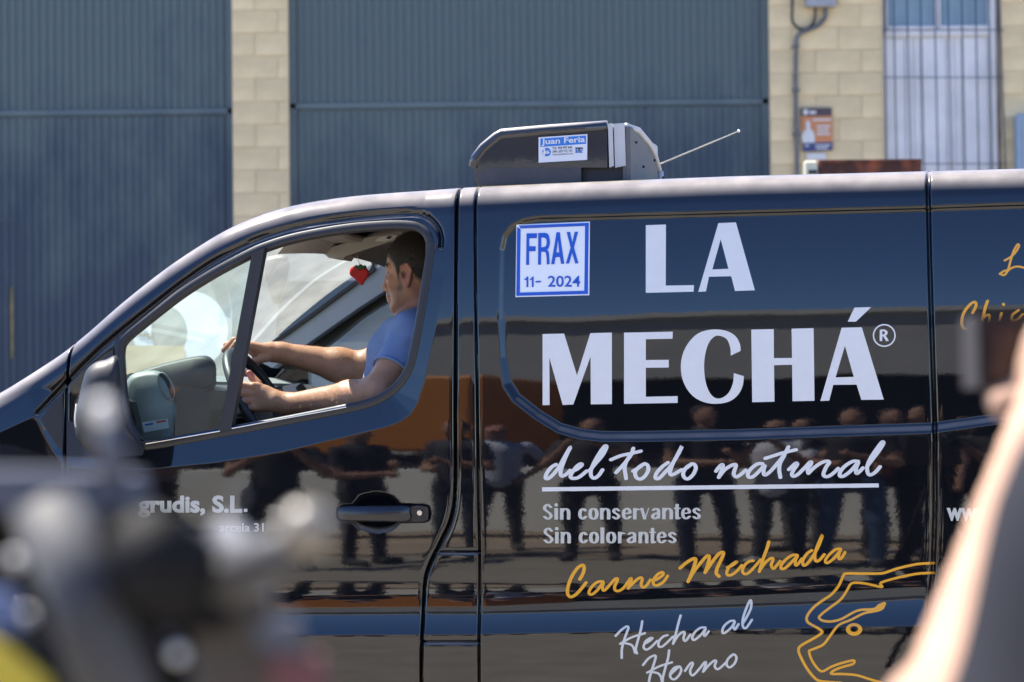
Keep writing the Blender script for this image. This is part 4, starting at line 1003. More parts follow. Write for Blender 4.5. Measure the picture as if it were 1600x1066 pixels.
# hair region, stubble and painted ear-hollow shade, by place on the head
rel = (Pv-hc)/.001; f_h, u_h, c_h = -rel[:, 0], rel[:, 2], rel[:, 1]
dn = np.abs(np.sin(f_h*1.7+u_h*2.3)*np.cos(u_h*1.1-c_h*.9))
stub = np.clip(1-np.abs(f_h-22)/38, 0, 1)*np.clip((-18-u_h)/14, 0, 1)*(u_h > -105)*(np.abs(c_h) < 90)
side = np.clip(1-np.abs(f_h-15)/12, 0, 1)*np.clip((30-u_h)/10, 0, 1)*(u_h > -40)*(np.abs(c_h) > 40)
mo_ = (f_h > 50)*(u_h < -40)*(u_h > -56)*(np.abs(c_h) < 30)*.8
lim0 = np.interp(f_h, [-110, -60, -28, -14, 2, 14, 20, 30, 45, 56, 80], [-30, -22, 2, 34, 36, 30, -8, 34, 52, 66, 90])
fade = np.clip(1-(lim0-u_h)/15, 0, 1)*(u_h > -45)*(f_h > -115)*(~((np.abs(c_h) > 66)*(u_h < 36)*(f_h > -30)))*.75
bowl = np.clip(1-((f_h-0)/8)**2-((u_h-3)/15)**2, 0, 1)*(np.abs(c_h) > 60)*.7
ww = np.clip(stub*.55+side*.6+mo_*.4+fade+bowl, 0, .85)[:, None]
Cv = Cv*(1-ww)+np.array([.07, .055, .05])*ww
body = mesh('body', Pv, Fv, SKIN, drv, smooth=True, col=Cv)
# hair: thin shell over the skull
Hh = Soft(hc-[.10, .10, .06], hc+[.12, .10, .145], .0028)
def hh(f, u, c, rf, ru, rc, **kw): Hh.ell(H_(f, u, c), np.array([rf, rc, ru])*.001, **kw)
hh(-22, 42, 0, 86, 89, 80, k=.008)
X_, Y_, Z_ = np.meshgrid(*Hh.ax, indexing='ij'); f3 = -(X_-hc[0])/.001; u3 = (Z_-hc[2])/.001; c3 = (Y_-hc[1])/.001
# hairline: keeps above/behind a broken line
lim = np.interp(f3, [-110, -60, -28, -14, 2, 14, 20, 30, 45, 56, 80], [-30, -22, 2, 34, 36, 30, -8, 34, 52, 66, 90])+2.2*np.sin(f3*.9+c3*.5)+1.5*np.sin(f3*2.3)
Hh.f = np.maximum(Hh.f, ((lim-u3)*.001*.7).astype(np.float32))
Hh.f += (.0011*np.sin(f3*1.3+u3*.4)*np.sin(c3*.9+u3*1.1)).astype(np.float32)
Ph, Fh, _ = Hh.mesh()
mesh('hair', Ph, Fh, mat('dark_hair', (.028, .023, .020), .55, var=.5, vscale=220, bump=.6, bscale=500), drv, smooth=True)
def strands(name, pts, nrm, ln, wd, lean, m, par, tilt=.6):
    n = len(pts); j = rng.normal(size=(n, 3)); t = nrm*(1-tilt)+np.asarray(lean)*tilt+j*.35; t /= np.linalg.norm(t, axis=1)[:, None]
    sd = np.cross(t, rng.normal(size=(n, 3))); sd /= np.linalg.norm(sd, axis=1)[:, None]; L_ = (ln*rng.uniform(.5, 1.2, n))[:, None]
    V_ = np.stack([pts-sd*wd, pts+sd*wd, pts+t*L_+nrm*L_*.1], 1).reshape(-1, 3)
    o = mesh(name, V_, np.arange(3*n).reshape(-1, 3), m, par); o['kind'] = 'stuff'; return o
def vnorm(P_, F_):
    q = P_[F_]; fn = np.cross(q[:, 2]-q[:, 0], q[:, 3]-q[:, 1]); N_ = np.zeros_like(P_)
    for i in range(4): np.add.at(N_, F_[:, i], fn)
    return N_/(np.linalg.norm(N_, axis=1)[:, None]+1e-12)
Nb = vnorm(Pv, Fv)
def seg_d(P_, a, b): 
    v = b-a; t_ = np.clip(((P_-a)@v)/(v@v), 0, 1); return np.linalg.norm(P_-a-t_[:, None]*v, axis=1)
armm = (seg_d(Pv, el1, wr1) < .055) | (seg_d(Pv, el2, wr2) < .058); ia = np.where(armm)[0]; ia = rng.choice(ia, 5200)
strands('arm_hair', Pv[ia], Nb[ia], .011, .00022, (.5, -.2, -.4), mat('arm_hair_fibre', (.34, .20, .09), .4, var=.2), drv, .5)
Nh = vnorm(Ph, Fh); ih_ = rng.choice(len(Ph), 14000)
strands('hair_strands', Ph[ih_]+rng.normal(size=(14000, 3))*.0012, Nh[ih_], .0075, .0003, (.4, 0, -.5), bpy.data.materials['dark_hair'], drv, .5)
for c in (-1, 1): mesh('eye', *ball(H_(47.5, 6, 27*c), .0118, 12, 8), mat('eye_%s' % ('near' if c < 0 else 'far'), (.25, .22, .2), .2, var=.1), drv, smooth=True)
# polo shirt
T_ = Soft(lo, hi, .0036)
bl = None
nk = H_(-50, -160, 0)
T_.cap(P(652, 562, .40), P(636, 740, .42), .142, .155, k=.03); T_.cap(P(652, 562, .52), P(636, 740, .50), .142, .155, k=.03)
T_.cap(sh1+[.0, 0, .006], sh2+[0, 0, .006], .071, .071, k=.03); T_.cap(nk+[.0, 0, .03], nk+[-.02, 0, -.06], .068, .10, k=.03)
dv = (el1-sh1); T_.cap(sh1, sh1+dv*.60, .070, .058, k=.02); dv2 = (el2-sh2); T_.cap(sh2, sh2+dv2*.50, .066, .058, k=.02)
X_, Y_, Z_ = np.meshgrid(*T_.ax, indexing='ij'); 
wrk = .0016*np.sin(X_*70+Z_*38+3*np.sin(Y_*22))+.0012*np.sin(Z_*90-X_*55)
T_.f += wrk.astype(np.float32)
# cut: neck opening and sleeve hems
def halfspace(p, n): n = np.array(n, float); n /= np.linalg.norm(n); return ((X_-p[0])*n[0]+(Y_-p[1])*n[1]+(Z_-p[2])*n[2])
hem1 = np.maximum(halfspace(sh1+dv*.62, dv), -.10+np.sqrt((X_-el1[0])**2+(Y_-el1[1])**2+(Z_-el1[2])**2)*0)
near_arm = np.sqrt((X_-(sh1+dv*.6)[0])**2+(Y_-(sh1+dv*.6)[1])**2+(Z_-(sh1+dv*.6)[2])**2) < .095
T_.f = np.where(near_arm, np.maximum(T_.f, hem1), T_.f)
far_arm = np.sqrt((X_-(sh2+dv2*.5)[0])**2+(Y_-(sh2+dv2*.5)[1])**2+(Z_-(sh2+dv2*.5)[2])**2) < .095
T_.f = np.where(far_arm, np.maximum(T_.f, halfspace(sh2+dv2*.52, dv2)), T_.f)
T_.f = np.maximum(T_.f, halfspace(P(650, 487, .45), (-.45, 0, 1)).astype(np.float32))
Pt, Ft, _ = T_.mesh()
POLO = mat('blue_polo', (.17, .25, .42), .85, var=.12, vscale=18, bump=.35, bscale=420)
sh = mesh('polo_shirt', Pt, Ft, POLO, drv, smooth=True)
e1 = dv/np.linalg.norm(dv); a1 = np.cross(e1, [0, 0, 1.]); a1 /= np.linalg.norm(a1); b1 = np.cross(e1, a1)
mesh('sleeve_band', *tube([sh1+dv*.615+(.0585)*(a1*math.cos(a)+b1*math.sin(a)) for a in np.linspace(0, 2*math.pi, 33)], .0036, 6, cap=False), POLO, sh, smooth=True)
# air freshener
fc = P(561, 430, .95)
af = thing('air_freshener', 'red strawberry-shaped air freshener with green leaves hanging under the roof of the cab', 'air freshener', fc, van=True)
st_ = cr([(546, 424), (549, 417.5), (556, 416), (562, 418), (570, 418), (576.5, 423), (576, 431), (570, 440), (566, 446), (562, 443.5), (553, 435), (547, 430)], 3, True)
mesh('strawberry', *loft(outline_sections(st_, [.942, .944, .95, .956, .958], [.8, .96, 1, .96, .8], np.array([561, 429]))), mat('red_felt', (.50, .018, .012), .8, var=.2, vscale=60), af)
lf = [(553, 417), (556, 414), (560, 416), (562, 412.5), (565, 416), (569, 414.5), (570, 418), (566, 421), (563, 419), (560, 422), (557, 419)]
mesh('leaves', *vprism(lf, .936, .960), mat('green_felt', (.03, .10, .03), .8, var=.2, vscale=60), af)
mesh('string', *tube([P(562, 413, .95), P(559, 405, .95), P(558, 396, .95)], .0011, 5), WHITEV, af)

# ------------------------------------------------------------------ ground
def ground_mat(name, col, s1=3.):
    return mat(name, col, .9, var=.18, vscale=s1, bump=.5, bscale=90)
g = mesh('ground', [(-600, -600, 0), (600, -600, 0), (600, 600, 0), (-600, 600, 0)], [(0, 1, 2, 3)], ground_mat('dusty_asphalt', (.27, .245, .20)))
tag(g, 'grey dusty asphalt street', None, kind='structure')
pv = mesh('pavement', *boxv(-45, 20, -15.4, -9.9, .0, .03), ground_mat('pavement_concrete', (.34, .27, .20), 1.5)); tag(pv, 'brownish pavement on the near side of the street', None, kind='structure')

# ------------------------------------------------------------------ warehouse behind the van
YWL = 17.0
def W_(px, py, Y=YWL): return WY(float(px), float(py), Y)
wh_ = thing('warehouse', 'sandstone-block industrial building with big blue corrugated metal doors behind the van', 'building', (W_(800, 300)[0], YWL, 0))
BLOCK = mat('sandstone_block', (.70, .545, .32), .9, var=.2, vscale=3.2, bump=.5, bscale=40, rnd=.045)
MORT = mat('mortar', (.66, .54, .37), .95, var=.15, vscale=20)
DOORM = bpy.data.materials.new('blue_painted_steel'); DOORM.use_nodes = True
def doormat(m):
    n = m.node_tree.nodes; l = m.node_tree.links; b = n['Principled BSDF']; b.inputs['Roughness'].default_value = .5
    tc = n.new('ShaderNodeTexCoord'); t = n.new('ShaderNodeTexNoise'); t.inputs['Scale'].default_value = .55; t.inputs['Detail'].default_value = 8; t.inputs['Roughness'].default_value = .65
    mpp = n.new('ShaderNodeMapping'); mpp.inputs['Scale'].default_value = (1.6, 1, .8); l.new(tc.outputs['Object'], mpp.inputs[0]); l.new(mpp.outputs[0], t.inputs['Vector']); r = n.new('ShaderNodeValToRGB')
    r.color_ramp.elements[0].position = .40; r.color_ramp.elements[0].color = (.042, .062, .088, 1)
    r.color_ramp.elements[1].position = .60; r.color_ramp.elements[1].color = (.100, .130, .135, 1)
    sp = n.new('ShaderNodeSeparateXYZ'); l.new(tc.outputs['Object'], sp.inputs[0])
    mr = n.new('ShaderNodeMapRange'); mr.inputs[1].default_value = 2.2; mr.inputs[2].default_value = 4.6; mr.inputs[3].default_value = -.16; mr.inputs[4].default_value = .16
    l.new(sp.outputs['Z'], mr.inputs[0]); ad = n.new('ShaderNodeMath'); l.new(t.outputs['Fac'], ad.inputs[0]); l.new(mr.outputs[0], ad.inputs[1])
    l.new(ad.outputs[0], r.inputs[0]); l.new(r.outputs[0], b.inputs['Base Color'])
doormat(DOORM)
def bx(name, x0, x1, y0, y1, z0, z1, m, par, r=None): return mesh(name, *(boxv(x0, x1, y0, y1, z0, z1) if r is None else rbox(x0, x1, y0, y1, z0, z1, r)), m, par)
ZT = 8.0
xw = {k_: W_(px_, 150)[0] for k_, px_ in dict(a=363, b=451, c=1203, d=1381, e=1566).items()}
# backing walls (mortar) just behind the block faces
for nm, a_, b_ in (('wall', xw['a'], xw['b']), ('wall', xw['c'], xw['d']), ('wall', xw['e'], xw['e']+9.), ('wall', -16., -8.6)):
    bx(nm, a_, b_, YWL+.0035, YWL+.5, 0, ZT, MORT, wh_)
bx('wall', xw['d'], xw['e'], YWL+.02, YWL+.5, 5.6, ZT, MORT, wh_)
bx('lintel', xw['a']-5.2, xw['a'], YWL, YWL+.5, 6.2, ZT, MORT, wh_); bx('lintel', xw['b'], xw['c'], YWL, YWL+.5, 6.2, ZT, MORT, wh_)
# blocks
def blockmesh(w_, h_):
    v, f = rbox(-w_/2, w_/2, -.006, .05, -h_/2, h_/2, .004); me = bpy.data.meshes.new('block'); me.from_pydata(v, [], f); me.materials.append(BLOCK); return me
BM = {}
nb_ = 0
o_w = ORIG[wh_]
for (xa, xb2, z0, z1) in ((xw['a'], xw['b'], 2.95, 5.35), (xw['c'], xw['d'], 2.95, 5.35), (xw['e'], xw['e']+.55, 2.95, 5.35)):
    r_ = 0; z = z0; hgt = .205
    while z < z1:
        offs = 0 if r_ % 2 else .205; x = xa-(offs)+(.0 if offs else 0)
        while x < xb2-.03:
            l_, r2 = max(x, xa), min(x+.41, xb2)
            if r2-l_ > .05:
                w_ = round(r2-l_-.004, 3); key = w_
                if key not in BM: BM[key] = blockmesh(w_, hgt-.004)
                o = bpy.data.objects.new('block', BM[key]); C.objects.link(o); o.parent = wh_
                o.location = ((l_+r2)/2-o_w[0], YWL+random.uniform(-.004, .004)-o_w[1]+.0, z+hgt/2); o.rotation_euler = (0, random.uniform(-.004, .004), random.uniform(-.006, .006))
            x += .41
        z += hgt; r_ += 1
# corrugated doors
def corrugated(x0, x1, z0, z1, Y, par, name='corrugated_sheet', pitch=.0695):
    n = int((x1-x0)/pitch); xs_ = []; ys_ = []
    for i in range(n):
        b0 = x0+i*pitch
        for u, d in ((0, 0), (.30, 0), (.42, -.022), (.74, -.022), (.86, 0)): xs_.append(b0+u*pitch); ys_.append(Y+d)
    xs_.append(x1); ys_.append(Y)
    V_ = [(x, y, z) for z in (z0, z1) for x, y in zip(xs_, ys_)]; m_n = len(xs_)
    return mesh(name, V_, [(i, i+1, m_n+i+1, m_n+i) for i in range(m_n-1)], DOORM, par)
YD = YWL+.14
for (a_, b_, pr) in ((xw['a']-5.0, xw['a'], 176.5), (xw['b'], xw['c'], 165.5)):
    zr = W_((360 if a_ < -5 else 800), pr, YD)[2]
    dl = mesh('metal_door', *boxv(a_, b_, YD+.02, YD+.06, 0, 6.2), DOORM, wh_)
    corrugated(a_+.06, b_-.06, .05, zr-.035, YD, dl); corrugated(a_+.06, b_-.06, zr+.045, 6.15, YD, dl)
    bx('cross_rail', a_, b_, YD-.030, YD+.015, zr-.012, zr+.042, DOORM, dl, .004)
    bx('cross_rail', a_, b_, YD-.018, YD+.015, zr-.034, zr-.018, DOORM, dl, .004)
    for s_, e_ in ((a_, a_+.058), (b_-.058, b_)): bx('edge_frame', s_, e_, YD-.03, YD+.018, 0, 6.19, DOORM, dl, .005)
# small wicket door outline low on the left door
zq = W_(10, 341, YD)[2]; xq_ = W_(30, 400, YD)[0]
wk = bx('wicket_frame', xq_-.9, xq_, YD-.030, YD-.02, zq-.02, zq, DOORM, wh_); bx('wicket_frame', xq_-.012, xq_+.01, YD-.030, YD-.02, .1, zq-.021, DOORM, wh_)
bx('wicket_stripe', W_(17, 500, YD)[0], W_(22, 500, YD)[0], YD-.034, YD-.028, W_(20, 560, YD)[2], W_(20, 450, YD)[2], mat('faded_yellow', (.20, .16, .07), .7, var=.4, vscale=12), wh_)
# white metal door with a glazed top
YP = YWL+.10
WM = mat('white_painted_steel', (.74, .71, .70), .45, var=.12, vscale=3.5)
RUSTS = mat('rust_stain', (.30, .22, .15), .8, var=.3, vscale=10)
wd = bx('white_door', xw['d'], xw['e']-.0, YP+.03, YP+.07, 0, 5.6, WM, wh_)
zs = W_(1400, 46, YP)[2]
for (p0, p1) in ((1384, 1413), (1415.5, 1425), (1430, 1437), (1440, 1478), (1480.5, 1489), (1494, 1501), (1504, 1543)):
    bx('panel', W_(p0, 120, YP)[0], W_(p1, 120, YP)[0], YP+.012, YP+.029, .3, zs-.08, WM, wd, .006)
bx('mid_rail', W_(1381, 46, YP)[0], W_(1556, 46, YP)[0], YP-.01, YP+.029, zs-.065, zs, WM, wd, .006)
GW = mat('window_pane', (.22, .29, .33), .08, var=.15, vscale=3)
for (p0, p1) in ((1387, 1460), (1469, 1543)):
    for a_, b_ in ((p0-3, p0), (p1, p1+3)): bx('sash', W_(a_, 20, YP)[0], W_(b_, 20, YP)[0], YP-.015, YP+.028, zs+.001, 5.55, WM, wd, .004)
    bx('sash', W_(p0, 20, YP)[0]+.001, W_(p1, 20, YP)[0]-.001, YP-.015, YP+.028, zs+.001, zs+.028, WM, wd, .004)
    bx('pane', W_(p0, 20, YP)[0], W_(p1, 20, YP)[0], YP+.015, YP+.024, zs+.028, 5.5, GW, wd)
bx('door_jamb', W_(1547, 100, YP)[0], W_(1557, 100, YP)[0], YP-.02, YP+.029, 0, 5.6, WM, wd, .006)
bx('brown_jamb', W_(1558, 100, YP)[0], W_(1565, 100, YP)[0], YP-.03, YP+.03, 0, 5.6, mat('brown_jamb', (.30, .23, .16), .8, var=.45, vscale=6), wd, .005)  # plain brown strip with uneven tone
BAR = mat('bar_steel', (.07, .09, .12), .5, .3, var=.2, vscale=20)
gr = thing('window_grille', 'grey steel bar grille in front of the white metal door on the right', 'grille', (W_(1470, 150)[0], YWL-.03, 2.8))
YB = YWL-.03
for pt, pb in ((1382, 1385), (1396, 1401), (1417, 1423), (1438, 1444), (1460, 1465.5), (1481, 1487), (1502.5, 1508), (1524, 1529.5), (1545, 1550.5), (1561, 1571)):
    a_, b_ = W_(pt, 0, YB), W_(pb, 262, YB); d_ = (a_-b_)/(a_[2]-b_[2])
    mesh('bar', *tube([b_-d_*.4, a_+d_*.4], .0068, 8), BAR, gr, smooth=True)
for py in (47, 121, 256): mesh('cross_bar', *tube([W_(1380, py, YB+.012), W_(1568, py, YB+.012)], .0052, 6), BAR, gr)
# things fixed to the wall
CAB = mat('grey_conduit', (.13, .13, .135), .6, var=.25, vscale=20)
c1 = cr([(1239, -40), (1238, 10), (1238, 32), (1244, 41), (1255, 47), (1266, 42), (1273, 30), (1274, 12)], 5); c1 = np.array([W_(a_, b_, YWL-.05) for a_, b_ in c1])
tag(mesh('cable', *tube(c1, .012, 8), RUBBER, smooth=True, loc=W_(1250, 40, YWL-.05)), 'black cable looping down to the grey junction box at the top of the wall', 'cable')
c2 = cr([(1290, 12), (1289, 28), (1275, 42), (1255, 50), (1247, 57), (1244, 72), (1243.5, 160), (1246, 270), (1248, 420)], 6); c2 = np.array([W_(a_, b_, YWL-.045) for a_, b_ in c2])
cdo = tag(mesh('conduit', *tube(c2, .019, 10), CAB, smooth=True, loc=W_(1246, 270, YWL-.045)), 'grey pipe running down the block wall left of the orange sign', 'pipe')
for py in (73, 141, 210):
    q_ = W_(1244, py, YWL-.045); mesh('pipe_clip', *rbox(q_[0]-.03, q_[0]+.03, q_[1]-.024, q_[1]+.04, q_[2]-.012, q_[2]+.012, .004), CAB, cdo)
jb = tag(mesh('junction_box', *rbox(W_(1257, 0)[0], W_(1304, 0)[0], YWL-.12, YWL-.021, W_(1280, 13.5)[2], W_(1280, -30)[2], .012), mat('grey_box', (.33, .33, .35), .5, var=.15, vscale=10), loc=W_(1280, 0)), 'light grey junction box high on the block wall', 'junction box')
# orange sign
yS = YWL-.034
sg = thing('wall_sign', 'orange and dark blue safety sign with a white figure on the block wall', 'sign', W_(1276, 203, yS))
def wq(name, pts, m, par, dy, th=.003): return mesh(name, *wprism(pts, yS-dy, yS-dy+th), m, par)
SW = mat('sign_white', (.62, .60, .58), .5, var=.08); SO = mat('sign_orange', (.55, .21, .075), .5, var=.08, vscale=8); SB = mat('sign_navy', (.035, .05, .15), .5, var=.1); SBr = mat('sign_brown', (.07, .04, .045), .5, var=.1)
wq('sign_plate', [(1251, 169), (1299.5, 168.5), (1301, 235), (1254.5, 237)], SO, sg, 0, .012)
wq('sign_header', [(1251, 169), (1299.5, 168.5), (1299.7, 181), (1251.3, 182)], SBr, sg, .004); wq('sign_footer', [(1253.8, 223.5), (1300.7, 222), (1301, 235), (1254.5, 237)], SB, sg, .004)
wq('sign_logo', [(1255, 172), (1261, 171), (1263, 174), (1262, 179), (1257, 180), (1255, 176)], SW, sg, .008)
wq('sign_text', [(1265, 173.5), (1275, 173.2), (1275, 178), (1265, 178.2)], SW, sg, .008)
for i, (a_, b_, c_) in enumerate(((1270, 1298, 186), (1276, 1297, 196), (1277, 1295, 202), (1276, 1297, 208))): wq('sign_text', [(a_, c_), (b_, c_-.5), (b_, c_+2.5), (a_, c_+3)], SW, sg, .008)
for a_, b_, c_ in ((1258, 1264, 227), (1274, 1297, 226.5), (1275, 1293, 231)): wq('sign_text', [(a_, c_), (b_, c_-.5), (b_, c_+1.8), (a_, c_+2.2)], SW, sg, .008)
wq('sign_figure', [(1259, 192), (1262, 187), (1266, 192), (1266, 201), (1271, 206), (1273, 214), (1273, 223), (1254, 223.5), (1252.5, 212), (1256, 205), (1260, 202)], SW, sg, .008)
tag(mesh('notice', *wprism([(1260, 240), (1290.5, 239), (1291, 249), (1260.5, 250)], YWL-.035, YWL-.022), SW, loc=W_(1275, 245, YWL-.03)), 'small white notice under the orange sign', 'notice')
ec = thing('meter_cabinet', 'pale blue-grey metal cabinet on the block wall at the right edge', 'cabinet', W_(1600, 220))
bx('cabinet_body', W_(1580, 0)[0], W_(1580, 0)[0]+.75, YWL-.17, YWL-.021, W_(1580, 300)[2], W_(1580, 182)[2], mat('cabinet_paint', (.27, .34, .42), .5, var=.1, vscale=6), ec, .012)
bx('cabinet_door', W_(1580, 0)[0]+.05, W_(1580, 0)[0]+.70, YWL-.182, YWL-.171, W_(1580, 290)[2], W_(1580, 192)[2], bpy.data.materials['cabinet_paint'], ec, .004)
# rusty skip top seen over the van roof
YR = 9.0
RU = bpy.data.materials.new('rusted_steel'); RU.use_nodes = True
n = RU.node_tree.nodes; l = RU.node_tree.links; b = n['Principled BSDF']; b.inputs['Roughness'].default_value = .8
tc = n.new('ShaderNodeTexCoord'); t_ = n.new('ShaderNodeTexNoise'); t_.inputs['Scale'].default_value = 7; t_.inputs['Detail'].default_value = 7; l.new(tc.outputs['Object'], t_.inputs['Vector'])
r_ = n.new('ShaderNodeValToRGB'); r_.color_ramp.elements[0].position = .45; r_.color_ramp.elements[0].color = (.055, .018, .012, 1)
e_ = r_.color_ramp.elements.new(.66); e_.color = (.26, .07, .03, 1); r_.color_ramp.elements[2].position = .80; r_.color_ramp.elements[2].color = (.6, .5, .36, 1)
l.new(t_.outputs['Fac'], r_.inputs[0]); l.new(r_.outputs[0], b.inputs['Base Color'])
a_, b_ = WY(1257., 250., YR), WY(1440., 249.5, YR); zt_ = a_[2]
rc = thing('rusty_container', 'rusty steel bin with a cream end showing above the van roof', 'container', ((a_[0]+b_[0])/2, YR, 0))
x1_ = WY(1279., 250., YR)[0]
bx('rusty_side', x1_, b_[0], YR, YR+.35, .12, zt_, RU, rc, .012); bx('cream_post', a_[0], x1_-.003, YR+.004, YR+.06, .12, zt_-.004, mat('cream_paint', (.62, .58, .44), .6, var=.15, vscale=8), rc, .01)
bx('lifting_slot', a_[0]+.025, x1_-.01, YR-.004, YR+.002, WY(1260., 272., YR)[2], WY(1260., 266., YR)[2], RUBBER, rc)
bx('top_rim', x1_+.002, b_[0], YR-.012, YR-.001, zt_-.02, zt_-.003, RU, rc)
for xk in (a_[0]+.02, b_[0]-.12): bx('foot', xk, xk+.1, YR+.02, YR+.33, 0, .12, RU, rc)

# ------------------------------------------------------------------ made-up pale van behind, stands in for the pale shapes in the cab glass
YV = 4.6
pvn = thing('stand_in_van', 'made-up pale grey van with a white ring emblem and orange band seen through the cab windows', 'van', (WY(480., 500., YV)[0], YV, 0))
PG = paint('pale_grey_paint', (.20, .22, .205), .0012, .3)
KV = math.tan(R(27))  # side leaned back so the sun brightens the emblem
def WT(px, py, o_=0.):
    d = ray(px, py); t = (YV-KV*1.1+KV*CAM[2]-CAM[1]-o_)/(d[..., 1]-KV*d[..., 2]); return CAM + d*np.asarray(t)[..., None]
def pp(px, py): return WT(float(px), float(py))
prof = [(120, 640), (135, 590), (165, 545), (230, 495), (300, 430), (345, 405), (400, 393), (480, 388), (560, 386), (900, 384)]
pts = [pp(*q) for q in prof]; xe_ = pts[-1][0]
outl = [(pts[0][0]-.05, YV-KV*.75, .35)]+[tuple(q) for q in pts]+[(xe_, YV-KV*.75, .35)]
mesh('van_body', *prism(outl, (0, 1.8, 0)), PG, pvn)
# ring emblem
t = np.linspace(0, 2*math.pi, 49)[:-1]
k = Ink(); k.poly([(296+60*math.cos(a), 516+61*math.sin(a)) for a in t], [[(250+43*math.cos(a), 520+45*math.sin(a)) for a in t[::-1]]])
def pmap(o_): return lambda x, y: WT(np.asarray(x), np.asarray(y), o_)
k.build('ring_emblem', mat('white_film', (.9, .92, .9), .4, var=.03), pvn, pmap(.004))
k = Ink(); k.poly([(170, 540), (287, 540), (290, 558), (280, 566), (160, 600)]); k.build('orange_band', mat('faded_orange_film', (.62, .42, .17), .5, var=.06), pvn, pmap(.008))
k = Ink(); k.poly([(150, 545), (192, 545), (196, 575), (205, 590), (150, 600)]); k.build('orange_band', mat('strong_orange_film', (.75, .28, .01), .5, var=.06), pvn, pmap(.012))
for i, (a_, b_) in enumerate(((208, 512), (216, 520), (226, 524), (236, 528), (222, 512))):
    q_ = pp(a_, b_); mesh('emblem_dot', *ball(q_-[0, .004, 0], [.016+.004*(i % 3), .006, .012], 10, 6), SATIN, pvn, smooth=True)
vw_ = [(345, 430), (480, 415), (700, 412), (700, 500), (340, 505), (300, 500)]
k = Ink(); k.poly([(440, 440), (700, 436), (700, 520), (430, 524)]); k.build('side_window', mat('dark_window', (.05, .065, .07), .08, var=.1), pvn, pmap(.006))
for px_ in (150, 760):
    q_ = pp(px_, 700); mesh('wheel', *tube([(q_[0], YV-.30, .36), (q_[0], YV-.05, .36)], .36, 24), TYRE, pvn)

# ------------------------------------------------------------------ far side mirror of the van
fm_ = cr([(418, 402), (440, 398), (450, 402), (453, 420), (446, 450), (436, 474), (424, 470), (414, 440), (412, 415)], 3, True)
mesh('far_door_mirror', *loft(outline_sections(fm_, [VW+.06, VW+.08, VW+.22, VW+.25], [.85, 1, 1, .8], np.array([432, 435]))), mat('far_mirror_shell', (.12, .12, .12), .4, var=.1), van, smooth=True)

# ------------------------------------------------------------------ the other side of the street: what the black paint mirrors
ob = thing('workshop_building', 'grey workshop across the street mirrored in the black van paint', 'building', (-6, -20, 0))
GF = mat('grey_fascia', (.42, .42, .40), .8, var=.12, vscale=1.2); DK = mat('dark_opening', (.012, .013, .015), .8, var=.3, vscale=2); LT = mat('pale_render', (.55, .55, .50), .85, var=.08, vscale=2)
bx('fascia', -17, 14, -24, -20, 2.85, 4.45, GF, ob); bx('roof_edge', -17.1, 14.1, -24, -19.88, 4.452, 4.58, LT, ob)
bx('opening', -17, 14, -24, -20.6, 0, 2.848, DK, ob)
for xk in (-17, -9.6, -8.9, 3, 9): bx('pillar', xk, xk+.34, -20.59, -20.05, 0, 2.846, LT if xk in (-9.6, 3) else GF, ob)
for i in range(9):
    for nm, v_ in (('fence_rail', boxv(-16.6, 13.6, -20.5, -20.49, .5+i*.32, .512+i*.32)),): mesh(nm, *v_, mat('fence_wire', (.06, .06, .06), .6, var=.1) if i == 0 else bpy.data.materials['fence_wire'], ob)
lw = mesh('low_wall', *rbox(-7.75, 3, -12.4, -12.15, .12, 1.02, .01), mat('white_wall', (.82, .82, .74), .85, var=.06, vscale=2)); lw.location = (0, 0, 0)
tag(lw, 'low white wall across the street mirrored in the van side', 'wall')
# orange lorry across the street
ot = thing('orange_lorry', 'orange lorry across the street mirrored in the van door', 'lorry', (-7.6, -14.2, 0))
OR = mat('orange_paint', (.55, .19, .02), .35, var=.06, vscale=3)
bx('load_box', -8.3, -6.0, -16, -14, 1.25, 2.55, OR, ot, .04); bx('cab', -10.2, -8.5, -16, -14, .6, 2.5, mat('lorry_cab_brown', (.10, .06, .04), .4, var=.1), ot, .15); bx('cab_window', -10.0, -9.0, -13.998, -13.96, 1.6, 2.3, DK, ot)
bx('chassis', -11, -5.9, -15.8, -14.1, .5, 1.2, DK, ot)
for xk in (-10.3, -6.8): mesh('wheel', *tube([(xk, -14.3, .62), (xk, -13.98, .62)], .5, 20), TYRE, ot)
